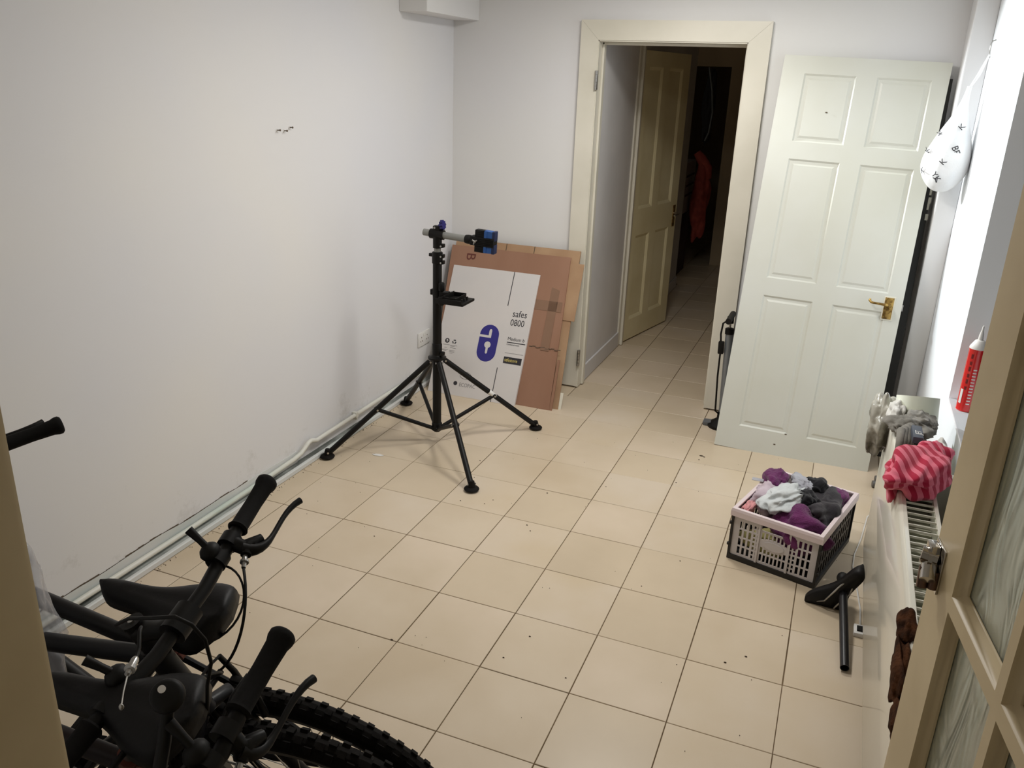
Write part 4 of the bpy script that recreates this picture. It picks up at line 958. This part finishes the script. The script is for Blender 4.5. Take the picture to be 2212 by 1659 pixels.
    mb = sm_(); mb.cyl(hb_ - sax * .0, hb_ - sax * .035, .022, n=16)
    for s_ in (-1, 1): mb.tube([hb_ - sax * .035 + Vector((0, s_ * .012, 0)), hb_ - sax * .045 + Vector((.004, s_ * .052, -.005)), (.905, s_ * .056, .62), (1.045, s_ * .056, .352)], [.015, .0155, .0145, .012], 12)
    mb.cyl(fh + Vector((0, -.062, 0)), fh + Vector((0, -.05, 0)), .014, n=10); mb.cyl(fh + Vector((0, .05, 0)), fh + Vector((0, .062, 0)), .014, n=10)
    bp_(mb, 'fork', mf, root, 50)
    mb = sm_()
    for s_ in (-1, 1): mb.tube([(.965, s_ * .045, .66), (.960, s_ * .046, .72), (.955, s_ * .040, .77)], [.008, .007, .006], 8)
    mb.tube([(.955, -.04, .77), (.955, .0, .782), (.955, .05, .775)], .003, 6); bp_(mb, 'front_brake', BLACKM, root, 50)
    c = Vector((.915, 0, 1.0 + rise)); tp_ = ht + sax * (.075 + rise * .7)
    mb = sm_(); mb.cyl(ht, tp_, .0175, n=16); mb.tube([tp_ - sax * .018, tp_ - sax * .018 + (c - tp_) * .5, c], [.020, .0165, .018], 14); mb.cyl(c + Vector((0, -.026, 0)), c + Vector((0, .026, 0)), .0235, n=16)
    ste = bp_(mb, 'stem', BLACKM, root, 50)
    mb = sm_(); mb.cyl(tp_, tp_ + sax * .006, .019, n=18); tcp = bp_(mb, 'top_cap', BLACKP, ste, 40)
    mb = sm_(); mb.cyl(tp_ + sax * .006, tp_ + sax * .0085, .006, n=12); bp_(mb, 'cap_bolt', STEEL, ste, 40)
    H = bar_half; back = -.022
    mb = sm_(); barp = [c + Vector((back, -H, .010)), c + Vector((back * .6, -H * .6, .008)), c + Vector((0, -.07, 0)), c, c + Vector((0, .07, 0)), c + Vector((back * .6, H * .6, .008)), c + Vector((back, H, .010))]
    mb.tube(barp, .0125, 14); hbar = bp_(mb, 'handlebar', BLACKM, root, 50)
    for s_ in (-1, 1):
        e = c + Vector((back, s_ * H, .010)); d = (e - (c + Vector((back * .6, s_ * H * .6, .008)))).normalized(); g0 = e - d * .128
        mb = sm_(); mb.lathe(g0, d, [(0, .0165), (.004, .0195), (.010, .0165), (.07, .0158), (.112, .0175), (.122, .0205), (.130, .0205), (.134, .017)], 20)
        bp_(mb, 'grip', grip_m or GRIP, hbar, 50)
        if lev:
            L0 = g0 - d * .028; mb = sm_(); mb.cyl(L0 - d * .012, L0 + d * .012, .0185, n=16)
            f_ = Vector((1, 0, drop)).normalized()
            mb.tube([L0, L0 + f_ * .028 - d * .002, L0 + f_ * .042 + d * .012], [.015, .014, .012], 10)
            mb.tube([L0 + f_ * .040 - d * .016, L0 + f_ * .034 + d * .004, L0 + f_ * .050 + d * .030], [.010, .014, .009], 10)
            bd = bp_(mb, 'brake_lever', BLACKM, hbar, 60)
            c4 = (L0 + f_ * .030 - d * .006, L0 + f_ * .092 + d * .006, L0 + f_ * .046 + d * .085, L0 + f_ * .078 + d * .142); ts = [k / 14 for k in range(15)]
            mb = sm_(); mb.tube([((1 - t) ** 3) * c4[0] + 3 * t * (1 - t) ** 2 * c4[1] + 3 * t * t * (1 - t) * c4[2] + t ** 3 * c4[3] for t in ts], [.0145 - .0095 * min(1, t * 2.2) ** .8 + .0018 * max(0, t - .7) / .3 for t in ts], 10); bp_(mb, 'lever_blade', BLACKM, bd, 60)
            K0 = L0 - d * .045; mb = sm_(); mb.cyl(K0 - d * .010, K0 + d * .012, .019, n=16); mb.ball(K0 + Vector((-.010, 0, .020)), (.017, .020, .015), 12, 8); mb.tube([K0 + Vector((-.008, 0, .022)), K0 + Vector((-.026, 0, .040)) + d * .004, K0 + Vector((-.046, 0, .058)) + d * .008], [.007, .0065, .0085], 8); bp_(mb, 'shifter', BLACKP, hbar, 60)
            B0 = L0 + f_ * .040 - d * .018
            if barrel:
                mb = sm_(); mb.lathe(B0, -d + f_ * .35, [(0, .005), (.010, .006), (.011, .008), (.015, .008), (.016, .0045), (.026, .004)], 12); bp_(mb, 'barrel_adjuster', STEEL, hbar, 40)
            dd = (-d + f_ * .35).normalized(); B1 = B0 + dd * .026
            mb = sm_(); q0 = B1; q3 = ht + Vector((.02, s_ * .022, -.10)); q1 = B1 + dd * .10 + f_ * .03; q2 = Vector((.99, s_ * -.03, .86 + rise))
            bz = [((1 - t) ** 3) * q0 + 3 * t * (1 - t) ** 2 * q1 + 3 * t * t * (1 - t) * q2 + t ** 3 * q3 for t in [k / 18 for k in range(19)]]
            mb.tube(bz, .0026, 6); bp_(mb, 'brake_cable', BLACKP, root, 60)
            mb = sm_(); q0 = K0 + Vector((.012, 0, -.012)); q1 = q0 + Vector((.09, -s_ * .02, .02)); q2 = Vector((.97, s_ * .05, .80)); q3 = ht + Vector((-.06, s_ * .024, -.05))
            bz = [((1 - t) ** 3) * q0 + 3 * t * (1 - t) ** 2 * q1 + 3 * t * t * (1 - t) * q2 + t ** 3 * q3 for t in [k / 18 for k in range(19)]]
            mb.tube(bz, .0022, 6); bp_(mb, 'gear_cable', BLACKP, root, 60)
    if bell:
        q = c + Vector((-.012, .085, .022)); mb = sm_(); mb.lathe(q, (-.3, 0, 1), [(-.01, .010), (.0, .024), (.006, .026), (.014, .022), (.018, .012)], 24); be = bp_(mb, 'bell', BLACKP, root, 50)
        mb = sm_(); mb.lathe(q + Vector((-.0055, 0, .018)), (-.3, 0, 1), [(0, .006), (.0015, .006)], 14); bp_(mb, 'bell_cap', WHITEP, be, 40)
    return root
def bikeM(contact, heading, lean): return Matrix.Translation(contact) @ Matrix.Rotation(heading, 4, 'Z') @ Matrix.Rotation(lean, 4, 'X')
FB = mat('frame_black', (14, 12, 13), .42, rgb2=(18, 15, 15), spec=.3); FR = mat('frame_maroon', (26, 14, 13), .42, spec=.3); FG = mat('frame_sage', (96, 104, 94), .4); FN = mat('frame_navy', (14, 13, 17), .42, spec=.3)
# B faces left; rear wheel contact (.965,-.80)
make_bike('farthest black bicycle facing left, its saddle right of the handlebars', bikeM((.965, -.800, 0), PI - .047 + .09, -.30), -.45, FB, .31, .925)
# A faces right; front wheel contact (1.0,-.885)
hA = .06; cA = Vector((1.0, -.885, 0)) - Vector((math.cos(hA), math.sin(hA), 0)) * 1.05
bkA = make_bike('black bicycle facing right with knobbly front tire, second from the room side', bikeM(cA, hA, .30), .05, FN, .33, .90, chunky=True, rise=-.025)
IA = bkA.matrix_basis.inverted()
mb = MB(); mb.M = IA; mb.tube([(.953, -1.318, 1.04), (.968, -1.335, 1.048), (.98, -1.35, 1.035), (.990, -1.366, 1.033)], .0026, 8); lc = mb.build('loose_cable', BLACKP, bkA, 60)
mb = MB(); mb.M = IA; a_ = Vector((.990, -1.366, 1.033)); b_ = Vector((1.001, -1.392, 1.030)); d_ = (b_ - a_)
mb.lathe(a_, d_, [(0, .004), (.004, .0055), (.016, .0055), (.017, .008), (.022, .008), (.023, .0045), (.030, .004)], 12); mb.build('cable_adjuster', STEEL, lc, 40)
mb = MB(); mb.M = IA; mb.tube([b_, (1.016, -1.415, 1.024), (1.030, -1.433, 1.020)], .0012, 6); mb.ball((1.032, -1.435, 1.02), (.0035, .0035, .005), 8, 6); mb.build('inner_wire', STEEL, lc, 60)
mb = MB(); mb.M = IA; mb.tube([(.905, -1.319, 1.03), (.945, -1.33, 1.06), (.997, -1.335, 1.08), (1.035, -1.333, 1.092), (1.055, -1.325, 1.08), (1.064, -1.313, 1.05), (1.058, -1.30, 1.0), (1.041, -1.295, .95), (1.02, -1.28, .88)], .0028, 8); mb.build('brake_cable', BLACKP, bkA, 60)
# D faces left, saddle 2
make_bike('bicycle facing left with wide dark saddle, third from the room side', bikeM((1.09, -1.03, 0), PI + .10, -.30), -.2, FR, .28, .955, lev=False)
# C faces right, nearest the doorway
hC = .0; cC = Vector((1.275, -1.167, 0)) - Vector((1.05, 0, 0))
bkC = make_bike('bicycle facing right nearest the doorway, its handlebar grip over the tiles', bikeM(cC, hC, .30), .0, FG, .25, .86, rise=-.035, drop=-1.3)

IC = bkC.matrix_basis.inverted(); q = Vector((1.088, -1.412, 1.040)); ax_ = Vector((.35, -.45, .82)).normalized()
mb = MB(); mb.M = IC; mb.lathe(q - ax_ * .016, ax_, [(0, .012), (.006, .021), (.014, .0225), (.022, .0195), (.024, .015)], 24); mb.tube([q - ax_ * .012, q - ax_ * .05 + Vector((.01, -.03, -.03)), (1.10, -1.455, .945)], .009, 8); be = mb.build('bell', BLACKP, bkC, 50)
mb = MB(); mb.M = IC; mb.lathe(q + ax_ * .0242 + Vector((-.004, 0, 0)), ax_, [(0, .0050), (.0012, .0050)], 14); mb.build('bell_cap', WHITEP, be, 40)
# clear plastic bag hung at the far left
CLR = mat('clear_film', (214, 212, 214), 0.18, alpha=.42, bump=.8, bscale=18, rgb2=(190, 190, 196), spec=.7)
pb = thing('plastic_sack', 'long clear plastic sack hanging over the bicycles by the left door jamb', 'bag', loc=(.475, -1.13, .60))
def sack(p): return Vector((p.x * (1.25 - .55 * p.z), p.y, p.z))
crumple('film', (-.03, 0, .17), (.042, .05, .150), 61, .16, 2.4, CLR, pb, 5, fold=sack)

# ------------------------------------------------------------------ near doorway: left jamb and glazed door
d3 = thing('door_3', None, None, loc=(0, 0, 0), kind='structure')
MB().box((1.262, YF - .10, 0), (1.292, YF - .0, 2.06), .006).build('lining', TRIMN, d3, 40)
MB().box((2.125, YF - .10, 0), (2.155, YF - .0, 2.06), .006).build('lining', TRIMN, d3, 40)
MB().box((1.262, YF - .10, 2.03), (2.155, YF - .0, 2.06), .004).build('lining', TRIMN, d3, 40)
for (a, b) in (((1.205, YF - .118, 0), (1.275, YF - .10, 2.09)), ((1.185, YF, 0), (1.254, YF + .016, 2.09)), ((2.142, YF - .118, 0), (2.205, YF - .10, 2.09))):
    MB().box(a, b, .006).build('architrave', TRIMN, d3, 40)
GM = Matrix.Translation((2.1035, -1.690, 0)) ; 
# local x from hinge to free edge, local y = thickness away from camera side
dirx = Vector((-.153, .988, 0))
GM = frame((1.980 + .153 * .758 + .038 * .988, -.935 - .988 * .758 + .038 * .153, 0.008), dirx, (0, 0, 1))     # y axis = z cross x
gd = thing('door_4', None, None, GM, kind='structure')
GW, GH, GT = .758, 1.985, .038
cols = [(.093, .2685), (.2885, .4690), (.489, .665)]
rowsz = [(.22, .405), (.43, .785), (.81, 1.178), (1.200, 1.575), (1.60, 1.89)]
ph = [(a, b, c, d) for (a, b) in cols for (c, d) in rowsz]
MB().perf((0, GW), (0, GH), ph, 0, GT).build('door_frame', TRIMN, gd)
OG = bpy.data.materials.new('obscure_glass'); OG.use_nodes = True; nt = OG.node_tree; N = nt.nodes; L = nt.links; b = N['Principled BSDF']
b.inputs['Base Color'].default_value = lin((216, 222, 208)) + (1,); b.inputs['Transmission Weight'].default_value = .78; b.inputs['Roughness'].default_value = .20; b.inputs['IOR'].default_value = 1.45
tc = N.new('ShaderNodeTexCoord'); mp = N.new('ShaderNodeMapping'); mp.inputs['Scale'].default_value = (1, 1, .32); L.new(tc.outputs['Object'], mp.inputs[0])
nz = N.new('ShaderNodeTexNoise'); nz.inputs['Scale'].default_value = 20; nz.inputs['Detail'].default_value = 1.5; nz.inputs['Distortion'].default_value = 1.2; L.new(mp.outputs[0], nz.inputs['Vector'])
bp = N.new('ShaderNodeBump'); bp.inputs['Strength'].default_value = .8; bp.inputs['Distance'].default_value = .010; L.new(nz.outputs[0], bp.inputs['Height']); L.new(bp.outputs[0], b.inputs['Normal'])
for (x0, x1, z0, z1) in ph:
    MB().box((x0 - .004, GT / 2 - .002, z0 - .004), (x1 + .004, GT / 2 + .002, z1 + .004)).build('pane', OG, gd)
    mb = MB()
    for y_in, y_out in ((GT / 2 - .0025, .0), (GT / 2 + .0025, GT)):
        rings = []
        for d, t_ in ((0, 0), (.0015, .12), (.004, .55), (.009, .80), (.0095, 1.0), (-.001, 1.0)):
            y = y_out + (y_in - y_out) * t_
            rings.append([mb.v((x, y, z)) for x, z in ((x0 + d, z0 + d), (x1 - d, z0 + d), (x1 - d, z1 - d), (x0 + d, z1 - d))])
        for a, b2 in zip(rings, rings[1:]):
            for k in range(4): mb.f([a[k], a[(k + 1) % 4], b2[(k + 1) % 4], b2[k]])
    mb.build('glazing_bead', TRIMN, gd, 60)
# chrome latch furniture on the free edge (local x ~ GW), camera side is y = GT
fs = 1 
def door_latch(sideY):
    z = 1.185
    o = thing('x', None, None); bpy.data.objects.remove(o)
    z = 1.200
    mb = MB(); mb.box((GW - .044, sideY, z - .030), (GW - .004, sideY + .003, z + .034), .0012); pt = mb.build('latch_plate', CHROME, gd, 40)
    mb = MB(); mb.cyl((GW - .024, sideY + .003, z + .012), (GW - .018, sideY + .022, z + .014), .0115, n=20); mb.cyl((GW - .022, sideY + .010, z + .012), (GW - .021, sideY + .015, z + .012), .0145, n=20); mb.box((GW - .030, sideY + .003, z + .012), (GW - .008, sideY + .016, z + .032), .003); mb.build('latch_barrel', CHROME, pt, 40)
    mb = MB(); mb.cyl((GW - .026, sideY + .012, z + .004), (GW - .044, sideY + .016, z - .010), .0105, .0098, 16); mb.build('turn_knob', CHROME, pt, 40)
    mb = MB(); mb.cyl((GW - .030, sideY + .018, z + .002), (GW - .034, sideY + .018, z - .026), .0070, n=14); mb.cyl((GW - .036, sideY + .006, z + .000), (GW - .040, sideY + .007, z - .024), .0060, n=14); mb.build('latch_prong', mat('dull_bronze', (112, 88, 76), .3, metal=.7), pt, 40)
door_latch(GT)
